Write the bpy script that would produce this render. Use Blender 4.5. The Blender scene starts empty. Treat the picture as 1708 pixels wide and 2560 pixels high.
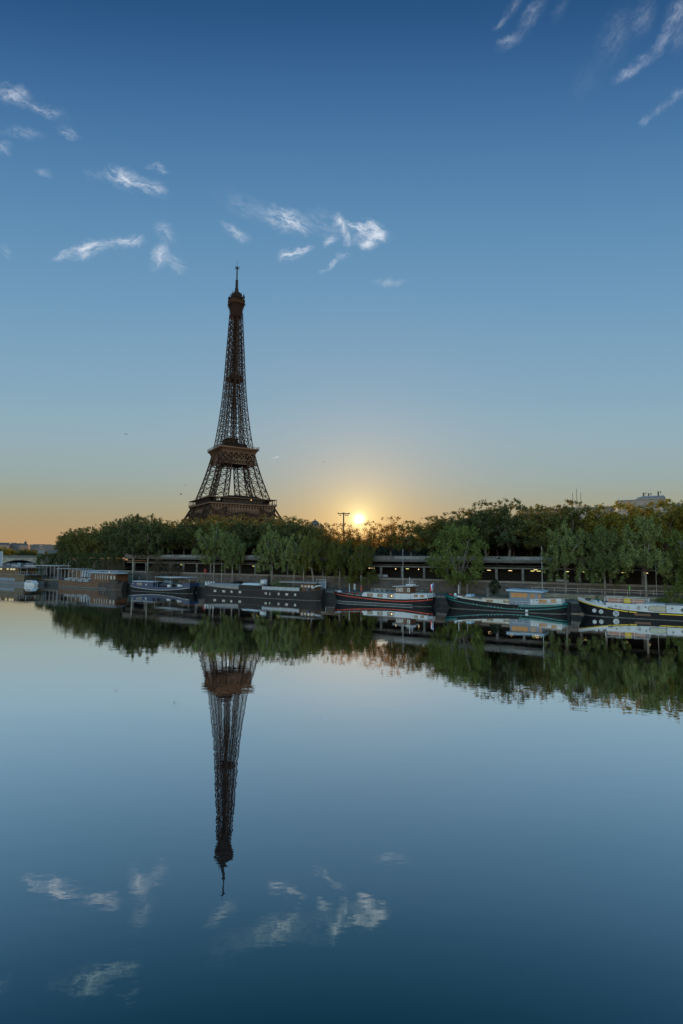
import bpy, bmesh, math, random
import numpy as np
from mathutils import Vector, Matrix

scene = bpy.context.scene
COL = scene.collection
R = math.radians
F_PX, PITCH, ROLL, EYE = 1410.0, 0.08041862, 0.006874698, 10.72   # calibrated on the 1708x2560 photograph

# ------------------------------------------------------------------ camera
cam_d = bpy.data.cameras.new('camera')
cam = bpy.data.objects.new('camera', cam_d)
COL.objects.link(cam)
cam.location = (0, 0, EYE)
cam.rotation_euler = (math.pi / 2 + PITCH, -ROLL, 0)
cam_d.sensor_fit = 'VERTICAL'
cam_d.sensor_height = 36.0
cam_d.lens = F_PX / 2560 * 36.0
cam_d.clip_start = 0.5
cam_d.clip_end = 20000
scene.camera = cam
scene.view_settings.view_transform = 'Standard'
scene.view_settings.look = 'None'
scene.view_settings.exposure = 0.0
scene.view_settings.gamma = 1.0
scene.cycles.max_bounces = 8
scene.cycles.transparent_max_bounces = 8
scene.cycles.caustics_reflective = False
scene.cycles.caustics_refractive = False
scene.cycles.volume_bounces = 0

def ray(x, y):
    a, b = x - 854, 1280 - y
    a, b = a * math.cos(ROLL) - b * math.sin(ROLL), a * math.sin(ROLL) + b * math.cos(ROLL)
    return Vector((a / F_PX, math.cos(PITCH) - b / F_PX * math.sin(PITCH), math.sin(PITCH) + b / F_PX * math.cos(PITCH)))

def lin(c):
    return tuple(((v / 255) / 12.92 if v <= 10 else ((v / 255 + 0.055) / 1.055) ** 2.4) for v in c)

# ------------------------------------------------------------------ sky
SUN_DIR = ray(897, 1298).normalized()
SUN_EL = math.asin(SUN_DIR.z)
SUN_AZ = math.atan2(SUN_DIR.x, SUN_DIR.y)

class NT:
    def __init__(s, tree): s.t = tree; s.n = tree.nodes; s.l = tree.links
    def new(s, typ, **kw):
        n = s.n.new(typ)
        for k, v in kw.items(): setattr(n, k, v)
        return n
    def put(s, v, sock):
        if isinstance(v, bpy.types.NodeSocket): s.l.new(v, sock)
        elif v is not None: sock.default_value = v
    def math(s, op, a, b=None, clamp=False):
        n = s.new('ShaderNodeMath', operation=op, use_clamp=clamp)
        s.put(a, n.inputs[0]); s.put(b, n.inputs[1]); return n.outputs[0]
    def vec(s, op, a, b=None):
        n = s.new('ShaderNodeVectorMath', operation=op)
        s.put(a, n.inputs[0]); s.put(b, n.inputs[1])
        return n.outputs['Value'] if op in ('DOT_PRODUCT', 'LENGTH') else n.outputs[0]
    def mix(s, f, a, b, blend='MIX'):
        n = s.new('ShaderNodeMix', data_type='RGBA', blend_type=blend)
        s.put(f, n.inputs[0]); s.put(a, n.inputs[6]); s.put(b, n.inputs[7]); return n.outputs[2]
    def ramp(s, f, stops, interp='LINEAR'):
        n = s.new('ShaderNodeValToRGB'); n.color_ramp.interpolation = interp
        e = n.color_ramp.elements
        while len(e) < len(stops): e.new(0.5)
        for i, (p, c) in enumerate(stops):
            e[i].position = p
            e[i].color = (*c, 1) if not isinstance(c, (int, float)) else (c, c, c, 1)
        s.put(f, n.inputs[0]); return n.outputs[0]
    def noise(s, vec, scale, detail=3, rough=0.5, dist=0.0):
        n = s.new('ShaderNodeTexNoise')
        s.put(vec, n.inputs['Vector']); n.inputs['Scale'].default_value = scale
        n.inputs['Detail'].default_value = detail; n.inputs['Roughness'].default_value = rough
        n.inputs['Distortion'].default_value = dist
        return n
    def maprange(s, v, a, b, c=0., d=1., smooth=False):
        n = s.new('ShaderNodeMapRange'); n.interpolation_type = 'SMOOTHSTEP' if smooth else 'LINEAR'
        s.put(v, n.inputs[0])
        for i, q in enumerate((a, b, c, d)): n.inputs[i + 1].default_value = q
        return n.outputs[0]

world = bpy.data.worlds.new('World')
scene.world = world
world.use_nodes = True
w = NT(world.node_tree)
w.n.clear()
tc = w.new('ShaderNodeTexCoord')
D = tc.outputs['Generated']
sep = w.new('ShaderNodeSeparateXYZ'); w.l.new(D, sep.inputs[0])
dx, dy, dz = sep.outputs
SKY_STOPS = [(0.0, (188, 148, 104)), (0.02, (186, 152, 110)), (0.066, (172, 158, 124)), (0.10, (162, 166, 147)), (0.137, (155, 171, 168)),
             (0.206, (150, 177, 189)), (0.273, (138, 173, 193)), (0.397, (117, 160, 193)), (0.505, (98, 146, 185)),
             (0.596, (80, 128, 173)), (0.67, (59, 105, 154)), (0.729, (37, 82, 130)), (0.85, (22, 66, 108)), (1.0, (18, 56, 96))]
zq = w.math('MULTIPLY', dz, w.math('ADD', 1.0, w.math('MULTIPLY', w.math('MULTIPLY', dx, dx), 0.45)))
grad = w.ramp(zq, [(p, lin(c)) for p, c in SKY_STOPS], 'B_SPLINE')
nish = w.new('ShaderNodeTexSky', sky_type='NISHITA', sun_disc=False)
nish.sun_elevation = SUN_EL
nish.sun_rotation = SUN_AZ
nish.altitude = 50; nish.air_density = 1.0; nish.dust_density = 1.5; nish.ozone_density = 1.5
nis = w.vec('SCALE', nish.outputs[0]); nis.node.inputs['Scale'].default_value = 0.035
skyc = w.mix(0.06, grad, nis)
# aureole round the low sun (function of the angle to the sun)
ct = w.vec('DOT_PRODUCT', D, tuple(SUN_DIR))
th = w.math('MULTIPLY', w.math('ARCCOSINE', w.math('MINIMUM', ct, 0.9999999)), 57.29578)
def expfall(amp, width, power=1.0):
    t = w.math('DIVIDE', th, width)
    if power != 1.0: t = w.math('POWER', t, power)
    return w.math('MULTIPLY', w.math('POWER', math.e, w.math('MULTIPLY', t, -1.0)), amp)
cx = w.new('ShaderNodeCombineXYZ')
core = expfall(5.0, 0.38, 2.0)
disc = w.math('MULTIPLY', w.math('LESS_THAN', th, 0.30), 30.0)
core = w.math('ADD', w.math('ADD', core, disc), expfall(0.8, 0.75))
for i, (a, wd, kc) in enumerate(((0.62, 4.1, 1.0), (0.44, 3.1, 0.76), (0.13, 2.2, 0.40))):
    w.l.new(w.math('ADD', expfall(a, wd), w.math('MULTIPLY', core, kc)), cx.inputs[i])
skyc = w.vec('ADD', skyc, cx.outputs[0])
# sky behind the camera brightened and warmed as added fill for the foreground
back_fill = w.maprange(dy, 0.10, -0.6, 1.0, 6.2, True)
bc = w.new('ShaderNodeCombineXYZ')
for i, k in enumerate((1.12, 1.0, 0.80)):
    w.l.new(w.math('ADD', 1.0, w.math('MULTIPLY', w.math('SUBTRACT', back_fill, 1.0), k)), bc.inputs[i])
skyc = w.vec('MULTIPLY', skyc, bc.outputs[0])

# cirrus wisps, placed by direction on the sky
inv = w.math('DIVIDE', 1.0, w.math('MAXIMUM', dy, 0.05))
gu = w.math('MULTIPLY', dx, inv); gv = w.math('MULTIPLY', dz, inv)
gc = w.new('ShaderNodeCombineXYZ'); w.l.new(gu, gc.inputs[0]); w.l.new(gv, gc.inputs[1])
G0 = gc.outputs[0]
warpn = w.noise(G0, 14.0, 3, 0.6)
warp = w.vec('SUBTRACT', warpn.outputs['Color'], (0.5, 0.5, 0.5))
warp2 = w.noise(G0, 55.0, 3, 0.6)
warpb = w.vec('SUBTRACT', warp2.outputs['Color'], (0.5, 0.5, 0.5))
def scl(v, k):
    o = w.vec('SCALE', v); o.node.inputs['Scale'].default_value = k; return o
G = w.vec('ADD', w.vec('ADD', G0, scl(warp, 0.030)), scl(warpb, 0.018))
def uv(x, y):
    d = ray(x, y); return d.x / d.y, d.z / d.y
WISPS = {  # (x0,y0,x1,y1,half width px,intensity), photo pixels -> directions
 'a': [(-20, 222, 70, 252, 20, .46), (50, 250, 165, 295, 15, .34), (40, 215, 55, 240, 12, .25), (0, 330, 110, 342, 16, .22), (145, 315, 195, 342, 13, .32),
       (280, 425, 345, 460, 22, .95), (335, 448, 410, 485, 15, .75), (380, 412, 410, 432, 10, .5), (-10, 362, 25, 382, 12, .35), (90, 425, 130, 445, 10, .25),
       (210, 430, 275, 450, 14, .16), (540, 480, 690, 555, 26, .14), (672, 540, 765, 568, 24, .95), (738, 560, 768, 590, 9, .6), (555, 560, 612, 595, 13, .5),
       (780, 545, 860, 575, 30, .24), (868, 560, 905, 578, 11, .8), (900, 565, 962, 588, 19, 1.1), (945, 580, 965, 605, 9, .8), (5, 615, 25, 640, 10, .25), (395, 560, 430, 600, 20, .4), (420, 640, 450, 670, 17, .45)],
 'b': [(138, 652, 175, 632, 10, .8), (165, 640, 285, 605, 16, .95), (285, 610, 352, 602, 13, .9), (705, 642, 735, 632, 13, .8), (725, 638, 778, 616, 11, 1.0),
       (805, 614, 835, 592, 10, .6), (805, 682, 850, 640, 7, .55), (845, 642, 880, 636, 7, .35), (930, 708, 1010, 706, 10, .3), (885, 598, 945, 600, 15, .7), (910, 620, 940, 600, 12, .7)],
 'c': [(840, 535, 858, 578, 11, .95), (855, 572, 871, 612, 11, .95), (388, 665, 412, 622, 18, .8), (1235, 72, 1268, 40, 9, .5), (1262, 46, 1310, -15, 12, .32),
       (1243, 108, 1282, 92, 8, .55), (1245, 128, 1310, 75, 12, .4), (1305, 82, 1360, -15, 16, .45), (1390, 50, 1415, -10, 14, .14),
       (1536, 205, 1600, 160, 13, .62), (1565, 180, 1640, 135, 14, .5), (1630, 145, 1680, 62, 16, .55), (1670, 75, 1720, -10, 26, .6), (1515, 150, 1570, 20, 34, .22), (1590, 90, 1625, -10, 22, .3),
       (1600, 310, 1622, 288, 9, .42), (1618, 292, 1672, 258, 11, .32), (1665, 265, 1720, 215, 11, .38), (1440, 250, 1500, 150, 30, .07), (1690, 130, 1715, 60, 20, .25), (880, 215, 900, 210, 5, .0)],
}
GANG = {'a': -22, 'b': 18, 'c': 55}
total = None
for key, ws in WISPS.items():
    mp = w.new('ShaderNodeMapping', vector_type='TEXTURE')
    mp.inputs['Rotation'].default_value = (0, 0, R(GANG[key])); mp.inputs['Scale'].default_value = (1.0, 0.26, 1.0)
    w.l.new(G, mp.inputs[0])
    nz = w.noise(mp.outputs[0], 27.0, 6, 0.68, 0.35)
    fib = w.maprange(w.math('ADD', w.math('MULTIPLY', nz.outputs[0], 0.72), w.math('MULTIPLY', warp2.outputs[0], 0.28)), 0.36, 0.66, 0.02, 1.2, True)
    if key == 'c': fib = w.math('ADD', w.math('MULTIPLY', fib, 0.7), 0.22)
    acc = None
    for x0, y0, x1, y1, hw, inten in ws:
        if inten <= 0: continue
        u0, v0 = uv(x0, y0); u1, v1 = uv(x1, y1)
        m = w.new('ShaderNodeMapping', vector_type='TEXTURE')
        m.inputs['Location'].default_value = ((u0 + u1) / 2, (v0 + v1) / 2, 0)
        m.inputs['Rotation'].default_value = (0, 0, math.atan2(v1 - v0, u1 - u0))
        m.inputs['Scale'].default_value = (math.hypot(u1 - u0, v1 - v0) * 0.5 + hw / F_PX * 1.2, hw / F_PX * 1.7, 1)
        w.l.new(G, m.inputs[0])
        f = w.math('MULTIPLY', w.math('POWER', w.maprange(w.vec('LENGTH', m.outputs[0]), 1.15, 0.0, 0.0, 1.0, True), 1.5), inten * (0.95 if key != 'c' or y0 > 400 else 0.50))
        acc = f if acc is None else w.math('ADD', acc, f)
    g = w.math('MULTIPLY', acc, fib)
    total = g if total is None else w.math('ADD', total, g)
total = w.math('MULTIPLY', total, w.math('GREATER_THAN', dy, 0.06))
skyc = w.mix(w.math('MINIMUM', total, 0.95), skyc, (*lin((218, 226, 238)), 1))
bg = w.new('ShaderNodeBackground')
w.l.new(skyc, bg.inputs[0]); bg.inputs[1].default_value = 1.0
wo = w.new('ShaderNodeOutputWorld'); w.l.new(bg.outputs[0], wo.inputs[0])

# ------------------------------------------------------------------ sun
sd = bpy.data.lights.new('sun', 'SUN'); sd.energy = 5.0; sd.angle = R(0.5); sd.color = (1.0, 0.56, 0.24)
sun = bpy.data.objects.new('sun', sd); COL.objects.link(sun)
sun.location = SUN_DIR * 500
sun.rotation_euler = (-SUN_DIR).to_track_quat('-Z', 'Y').to_euler()

# ------------------------------------------------------------------ helpers
class MB:
    def __init__(s): s.v = []; s.f = []; s.m = []; s.mi = 0
    def add(s, vs, fs):
        o = len(s.v); s.v += [tuple(p) for p in vs]
        s.f += [tuple(i + o for i in f) for f in fs]; s.m += [s.mi] * len(fs); return s
    def box(s, x0, x1, y0, y1, z0, z1):
        return s.add([(x0, y0, z0), (x1, y0, z0), (x1, y1, z0), (x0, y1, z0), (x0, y0, z1), (x1, y0, z1), (x1, y1, z1), (x0, y1, z1)],
                     [(0, 3, 2, 1), (4, 5, 6, 7), (0, 1, 5, 4), (1, 2, 6, 5), (2, 3, 7, 6), (3, 0, 4, 7)])
    def frustum(s, a, b):  # a,b = (x0,x1,y0,y1,z)
        (x0, x1, y0, y1, z0), (X0, X1, Y0, Y1, z1) = a, b
        return s.add([(x0, y0, z0), (x1, y0, z0), (x1, y1, z0), (x0, y1, z0), (X0, Y0, z1), (X1, Y0, z1), (X1, Y1, z1), (X0, Y1, z1)],
                     [(0, 3, 2, 1), (4, 5, 6, 7), (0, 1, 5, 4), (1, 2, 6, 5), (2, 3, 7, 6), (3, 0, 4, 7)])
    def bar(s, p, q, t, t2=None, caps=True):
        p, q = Vector(p), Vector(q); d = q - p
        if d.length < 1e-6: return s
        d.normalize()
        up = Vector((0, 0, 1)) if abs(d.z) < 0.95 else Vector((1, 0, 0))
        a = d.cross(up).normalized(); b = d.cross(a).normalized()
        h = t / 2; h2 = (t2 if t2 is not None else t) / 2
        vs = [p + a * i * h + b * j * h for i, j in ((-1, -1), (1, -1), (1, 1), (-1, 1))] + [q + a * i * h2 + b * j * h2 for i, j in ((-1, -1), (1, -1), (1, 1), (-1, 1))]
        fs = [(0, 1, 5, 4), (1, 2, 6, 5), (2, 3, 7, 6), (3, 0, 4, 7)]
        if caps: fs += [(0, 3, 2, 1), (4, 5, 6, 7)]
        return s.add(vs, fs)
    def tube(s, pts, rads, n=8):
        pts = [Vector(p) for p in pts]; rings = []
        for i, p in enumerate(pts):
            d = (pts[min(i + 1, len(pts) - 1)] - pts[max(i - 1, 0)]).normalized()
            up = Vector((0, 0, 1)) if abs(d.z) < 0.9 else Vector((1, 0, 0))
            a = d.cross(up).normalized(); b = d.cross(a).normalized()
            rings.append([p + (a * math.cos(2 * math.pi * k / n) + b * math.sin(2 * math.pi * k / n)) * rads[i] for k in range(n)])
        o = len(s.v); fs = []
        for i in range(len(pts) - 1):
            for k in range(n):
                k2 = (k + 1) % n; fs.append((i * n + k, i * n + k2, (i + 1) * n + k2, (i + 1) * n + k))
        fs.append(tuple(range(n))[::-1]); fs.append(tuple((len(pts) - 1) * n + k for k in range(n)))
        return s.add([v for r in rings for v in r], fs)
    def lathe(s, prof, n=12, c=(0, 0, 0), ax='z'):
        vs, fs = [], []
        for r, z in prof:
            for k in range(n):
                a = 2 * math.pi * k / n; q = (r * math.cos(a), r * math.sin(a), z)
                if ax == 'y': q = (q[0], q[2], q[1])
                vs.append((c[0] + q[0], c[1] + q[1], c[2] + q[2]))
        for i in range(len(prof) - 1):
            for k in range(n):
                k2 = (k + 1) % n; fs.append((i * n + k, i * n + k2, (i + 1) * n + k2, (i + 1) * n + k))
        fs.append(tuple(range(n))[::-1]); fs.append(tuple((len(prof) - 1) * n + k for k in range(n)))
        return s.add(vs, fs)
    def prism(s, poly, z0, z1):
        n = len(poly)
        vs = [(x, y, z0) for x, y in poly] + [(x, y, z1) for x, y in poly]
        fs = [tuple(range(n))[::-1], tuple(range(n, 2 * n))] + [(i, (i + 1) % n, n + (i + 1) % n, n + i) for i in range(n)]
        return s.add(vs, fs)
    def prism_y(s, poly, y0, y1):  # poly in (x,z)
        n = len(poly)
        vs = [(x, y0, z) for x, z in poly] + [(x, y1, z) for x, z in poly]
        fs = [tuple(range(n)), tuple(range(n, 2 * n))[::-1]] + [(i, (i + 1) % n, n + (i + 1) % n, n + i) for i in range(n)]
        return s.add(vs, fs)
    def ball(s, c, r, n=10, m=6):
        rx, ry, rz = r if isinstance(r, tuple) else (r, r, r)
        vs = [(c[0], c[1], c[2] - rz)]
        for i in range(1, m):
            ph = -math.pi / 2 + math.pi * i / m
            for k in range(n):
                a = 2 * math.pi * k / n
                vs.append((c[0] + rx * math.cos(ph) * math.cos(a), c[1] + ry * math.cos(ph) * math.sin(a), c[2] + rz * math.sin(ph)))
        vs.append((c[0], c[1], c[2] + rz)); fs = []
        for k in range(n): fs.append((0, 1 + (k + 1) % n, 1 + k))
        for i in range(m - 2):
            for k in range(n):
                a = 1 + i * n + k; b = 1 + i * n + (k + 1) % n; fs.append((a, b, b + n, a + n))
        t = len(vs) - 1
        for k in range(n): fs.append((t, t - n + k, t - n + (k + 1) % n))
        return s.add(vs, fs)
    def mesh(s, name, mats):
        me = bpy.data.meshes.new(name); me.from_pydata(s.v, [], s.f)
        if not isinstance(mats, (list, tuple)): mats = [mats]
        for m in mats: me.materials.append(m)
        if len(mats) > 1: me.polygons.foreach_set('material_index', s.m)
        bm = bmesh.new(); bm.from_mesh(me); bmesh.ops.recalc_face_normals(bm, faces=bm.faces); bm.to_mesh(me); bm.free()
        me.update(); return me
    def build(s, name, mats, parent=None, loc=None, rz=0.0, smooth=False):
        me = s.mesh(name, mats)
        if smooth: me.polygons.foreach_set('use_smooth', [True] * len(me.polygons))
        return link(name, me, parent, loc, rz)

def link(name, me, parent=None, loc=None, rz=0.0):
    o = bpy.data.objects.new(name, me); COL.objects.link(o)
    if parent is not None: o.parent = parent
    if loc is not None: o.location = loc
    if rz: o.rotation_euler = (0, 0, rz)
    return o
def tag(o, label, cat, group=None, kind=None):
    if label: o['label'] = label
    if cat: o['category'] = cat
    if group: o['group'] = group
    if kind: o['kind'] = kind
    return o
def thing(name, loc, rz, label, cat, group=None):
    o = link(name, None, None, loc, rz); o.empty_display_size = 0.5
    return tag(o, label, cat, group)
def struct(o):
    o['kind'] = 'structure'; return o
def kids(o): return [c for c in COL.objects if c.parent == o]
def dup(root, loc, rz, label=None, scale=None):
    r = root.copy(); COL.objects.link(r); r.location = loc; r.rotation_euler = (0, 0, rz)
    if scale is not None: r.scale = scale
    if label: r['label'] = label
    for ch in list(root.children):
        c = ch.copy(); COL.objects.link(c); c.parent = r
        for g in list(ch.children):
            d = g.copy(); COL.objects.link(d); d.parent = c
    return r

MATS = {}
def mat(name, col, rough=0.7, var=0.25, scale=1.5, metal=0.0, bump=0.0, stretch=(1, 1, 1), spec=0.4, col2=None, sharp=False):
    """painted / stone / wood surface with procedural colour variation"""
    m = bpy.data.materials.new(name); m.use_nodes = True
    t = NT(m.node_tree); p = t.n['Principled BSDF']
    c = t.new('ShaderNodeTexCoord'); mp = t.new('ShaderNodeMapping'); mp.inputs['Scale'].default_value = stretch
    t.l.new(c.outputs['Object'], mp.inputs[0])
    n1 = t.noise(mp.outputs[0], scale, 5, 0.6); n2 = t.noise(mp.outputs[0], scale * 7.3, 3, 0.6)
    a = t.math('ADD', t.math('MULTIPLY', n1.outputs[0], 0.65), t.math('MULTIPLY', n2.outputs[0], 0.35))
    lo = tuple(v * (1 - var) for v in col); hi = tuple(min(1, v * (1 + var)) for v in col)
    if col2: lo = col2
    r = t.ramp(a, [(0.44 if sharp else 0.33, lo), (0.54 if sharp else 0.66, hi)])
    t.l.new(r, p.inputs['Base Color'])
    p.inputs['Roughness'].default_value = rough; p.inputs['Metallic'].default_value = metal
    p.inputs['Specular IOR Level'].default_value = spec
    if bump:
        b = t.new('ShaderNodeBump'); b.inputs['Strength'].default_value = 0.6; b.inputs['Distance'].default_value = bump
        t.l.new(a, b.inputs['Height']); t.l.new(b.outputs[0], p.inputs['Normal'])
    MATS[name] = m; return m
def brickmat(name, col, mortar, scale, bw=0.6, bh=0.3, rough=0.85):
    m = bpy.data.materials.new(name); m.use_nodes = True
    t = NT(m.node_tree); p = t.n['Principled BSDF']
    c = t.new('ShaderNodeTexCoord'); s = t.new('ShaderNodeSeparateXYZ'); t.l.new(c.outputs['Object'], s.inputs[0])
    k = t.new('ShaderNodeCombineXYZ'); t.l.new(t.math('ADD', s.outputs[0], s.outputs[1]), k.inputs[0]); t.l.new(s.outputs[2], k.inputs[1])
    b = t.new('ShaderNodeTexBrick'); t.l.new(k.outputs[0], b.inputs['Vector'])
    b.inputs['Scale'].default_value = scale; b.inputs['Brick Width'].default_value = bw; b.inputs['Row Height'].default_value = bh
    b.inputs['Mortar Size'].default_value = 0.02
    b.inputs['Color1'].default_value = (*col, 1); b.inputs['Color2'].default_value = (*[v * 0.6 for v in col], 1); b.inputs['Mortar'].default_value = (*mortar, 1)
    n1 = t.noise(c.outputs['Object'], 0.35, 6, 0.65); n2 = t.noise(c.outputs['Object'], 3.0, 5, 0.7)
    f = t.math('MULTIPLY', t.maprange(n1.outputs[0], 0.3, 0.7, 0.55, 1.25), t.maprange(n2.outputs[0], 0.3, 0.7, 0.7, 1.25))
    v = t.new('ShaderNodeVectorMath', operation='SCALE'); t.l.new(b.outputs['Color'], v.inputs[0]); t.l.new(f, v.inputs['Scale'])
    t.l.new(v.outputs[0], p.inputs['Base Color']); p.inputs['Roughness'].default_value = rough
    bu = t.new('ShaderNodeBump'); bu.inputs['Strength'].default_value = 0.5; bu.inputs['Distance'].default_value = 0.03
    t.l.new(t.math('ADD', n2.outputs[0], b.outputs['Fac']), bu.inputs['Height']); t.l.new(bu.outputs[0], p.inputs['Normal'])
    return m
def glassmat(name, col, rough=0.05):
    m = bpy.data.materials.new(name); m.use_nodes = True; p = m.node_tree.nodes['Principled BSDF']
    t = NT(m.node_tree); c = t.new('ShaderNodeTexCoord'); n = t.noise(c.outputs['Object'], 0.8, 3, 0.5)
    t.l.new(t.ramp(n.outputs[0], [(0.35, tuple(v * 0.7 for v in col)), (0.65, tuple(v * 1.3 for v in col))]), p.inputs['Base Color'])
    p.inputs['Roughness'].default_value = rough; p.inputs['Specular IOR Level'].default_value = 0.8
    return m
def litmat(name, col, strength):
    m = bpy.data.materials.new(name); m.use_nodes = True; p = m.node_tree.nodes['Principled BSDF']
    p.inputs['Base Color'].default_value = (*[v * 0.5 for v in col], 1)
    p.inputs['Emission Color'].default_value = (*col, 1); p.inputs['Emission Strength'].default_value = strength
    return m
def leafmat(name, c1, c2, trans=0.45, tcol=None, scale=0.35):
    m = bpy.data.materials.new(name); m.use_nodes = True
    t = NT(m.node_tree); t.n.clear()
    g = t.new('ShaderNodeNewGeometry'); oi = t.new('ShaderNodeObjectInfo'); c = t.new('ShaderNodeTexCoord')
    n = t.noise(c.outputs['Object'], scale, 3, 0.6)
    f = t.math('ADD', t.math('MULTIPLY', g.outputs['Random Per Island'], 0.45), t.math('MULTIPLY', n.outputs[0], 0.55))
    f = t.math('ADD', f, t.math('MULTIPLY', t.math('SUBTRACT', oi.outputs['Random'], 0.5), 0.35))
    colr = t.ramp(f, [(0.22, c1), (0.8, c2)])
    d = t.new('ShaderNodeBsdfDiffuse'); t.l.new(colr, d.inputs[0])
    tr = t.new('ShaderNodeBsdfTranslucent')
    tc_ = t.mix(0.65, colr, (*(tcol or (0.22, 0.17, 0.02)), 1)); t.l.new(tc_, tr.inputs[0])
    ms = t.new('ShaderNodeMixShader'); ms.inputs[0].default_value = trans
    t.l.new(d.outputs[0], ms.inputs[1]); t.l.new(tr.outputs[0], ms.inputs[2])
    gl = t.new('ShaderNodeBsdfGlossy'); gl.inputs['Roughness'].default_value = 0.45; gl.inputs[0].default_value = (0.6, 0.65, 0.5, 1)
    m2 = t.new('ShaderNodeMixShader'); m2.inputs[0].default_value = 0.025
    t.l.new(ms.outputs[0], m2.inputs[1]); t.l.new(gl.outputs[0], m2.inputs[2])
    o = t.new('ShaderNodeOutputMaterial'); t.l.new(m2.outputs[0], o.inputs[0])
    return m

# bank frame: hull line through O, u = along the bank to the right, n = inland
U = Vector((0.8563, -0.5165, 0)); N = Vector((0.5165, 0.8563, 0)); O0 = Vector((0, 136.2, 0))
BANK_RZ = math.atan2(U.y, U.x)
def B(s, t, z=0.0):
    p = O0 + U * s + N * t; return Vector((p.x, p.y, z))
def s_of(x, t):
    k = (x - 854) / F_PX; return (k * (136.2 + .8563 * t) - .5165 * t) / (.8563 + .5165 * k)
def yhor(x): return 1280 + F_PX * math.tan(PITCH) + (x - 854) * ROLL
def z_of(x, y, Y): return EYE - (y - yhor(x)) / F_PX * Y
# ================================================================== SETTING
QZ, UZ = 2.0, 10.2      # lower quay and upper street level
# ---- water
def water_material():
    m = bpy.data.materials.new('river_water'); m.use_nodes = True
    t = NT(m.node_tree); t.n.clear()
    c = t.new('ShaderNodeTexCoord'); mp = t.new('ShaderNodeMapping'); mp.inputs['Rotation'].default_value = (0, 0, R(12)); mp.inputs['Scale'].default_value = (0.55, 1.0, 1)
    t.l.new(c.outputs['Object'], mp.inputs[0])
    n1 = t.noise(mp.outputs[0], 0.10, 2, 0.5); n2 = t.noise(mp.outputs[0], 0.55, 2, 0.5); n3 = t.noise(mp.outputs[0], 2.0, 2, 0.5)
    patch = t.maprange(t.noise(mp.outputs[0], 0.03, 2, 0.5).outputs[0], 0.35, 0.65, 0.55, 1.2)
    h = t.math('ADD', t.math('MULTIPLY', n1.outputs[0], 0.013), t.math('MULTIPLY', t.math('ADD', t.math('MULTIPLY', n2.outputs[0], 0.0052), t.math('MULTIPLY', n3.outputs[0], 0.0028)), patch))
    b = t.new('ShaderNodeBump'); b.inputs['Strength'].default_value = 1.0; b.inputs['Distance'].default_value = 1.0
    t.l.new(h, b.inputs['Height'])
    gl = t.new('ShaderNodeBsdfGlossy'); gl.inputs['Roughness'].default_value = 0.0; 
    t.l.new(b.outputs[0], gl.inputs['Normal'])
    df = t.new('ShaderNodeBsdfDiffuse'); df.inputs[0].default_value = (0.004, 0.014, 0.016, 1)
    lw = t.new('ShaderNodeLayerWeight'); lw.inputs['Blend'].default_value = 0.5
    fac = t.ramp(lw.outputs['Facing'], [(0.0, 0.03), (0.37, 0.145), (0.43, 0.22), (0.485, 0.31), (0.6, 0.54), (0.7, 0.77), (0.78, 0.94), (0.857, 0.98), (0.93, 0.86), (1.0, 0.85)])
    t.l.new(t.ramp(lw.outputs['Facing'], [(0.36, (.24, .80, .74)), (0.43, (.62, .97, .94)), (0.52, (.93, 1., 1.)), (0.75, (1., 1., 1.))]), gl.inputs[0])
    ms = t.new('ShaderNodeMixShader'); t.l.new(fac, ms.inputs[0]); t.l.new(df.outputs[0], ms.inputs[1]); t.l.new(gl.outputs[0], ms.inputs[2])
    o = t.new('ShaderNodeOutputMaterial'); t.l.new(ms.outputs[0], o.inputs[0]); return m
wm = MB(); wm.add([(-2500, -700, 0), (1500, -700, 0), (1500, 2600, 0), (-2500, 2600, 0)], [(0, 1, 2, 3)])
struct(wm.build('river_water', water_material()))

# ---- materials
STONE = brickmat('quay_stone', (0.105, 0.080, 0.066), (0.10, 0.09, 0.08), 1.0, 1.1, 0.42)
STONE_LOW = brickmat('quay_face_stone', (0.075, 0.066, 0.058), (0.05, 0.05, 0.045), 1.0, 1.3, 0.45)
PALE = mat('pale_coping', (0.165, 0.135, 0.11), 0.85, 0.35, 0.8)
PAVE = mat('quay_paving', (0.085, 0.079, 0.077), 0.9, 0.3, 0.5)
SOIL = mat('upper_ground', (0.075, 0.068, 0.055), 0.95, 0.4, 0.3)
CONC = mat('weathered_concrete', (0.105, 0.094, 0.082), 0.85, 0.45, 0.35, stretch=(1, 1, 0.4))
CONC2 = mat('pale_concrete_panel', (0.155, 0.155, 0.15), 0.85, 0.35, 0.5, stretch=(1, 1, 0.4))
DARKC = mat('dark_concrete', (0.020, 0.018, 0.016), 0.9, 0.4, 0.4)  # very dark concrete for the gallery floor, back wall and ceiling beams
IRON = mat('dark_iron', (0.012, 0.012, 0.013), 0.7, 0.3, 3, spec=0.2)
BLACKP = mat('black_paint', (0.007, 0.007, 0.0075), 0.55, 0.5, 0.7, stretch=(0.4, 1, 1), spec=0.15)
WHITE = mat('white_paint', (0.45, 0.46, 0.465), 0.45, 0.14, 0.7, stretch=(1, 1, 0.25))
GREY = mat('grey_paint', (0.12, 0.125, 0.13), 0.6, 0.2, 0.8)
GREYD = mat('charcoal_paint', (0.075, 0.075, 0.08), 0.6, 0.3, 0.8)
STEEL = mat('galvanised_steel', (0.33, 0.34, 0.35), 0.45, 0.2, 2, metal=0.5)
BARK = mat('tree_bark', (0.10, 0.08, 0.06), 0.95, 0.5, 2.5, bump=0.03, stretch=(1, 1, 0.3))
BARKP = mat('pale_bark', (0.17, 0.15, 0.125), 0.95, 0.45, 2.0, bump=0.03, stretch=(1, 1, 0.3))

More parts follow.
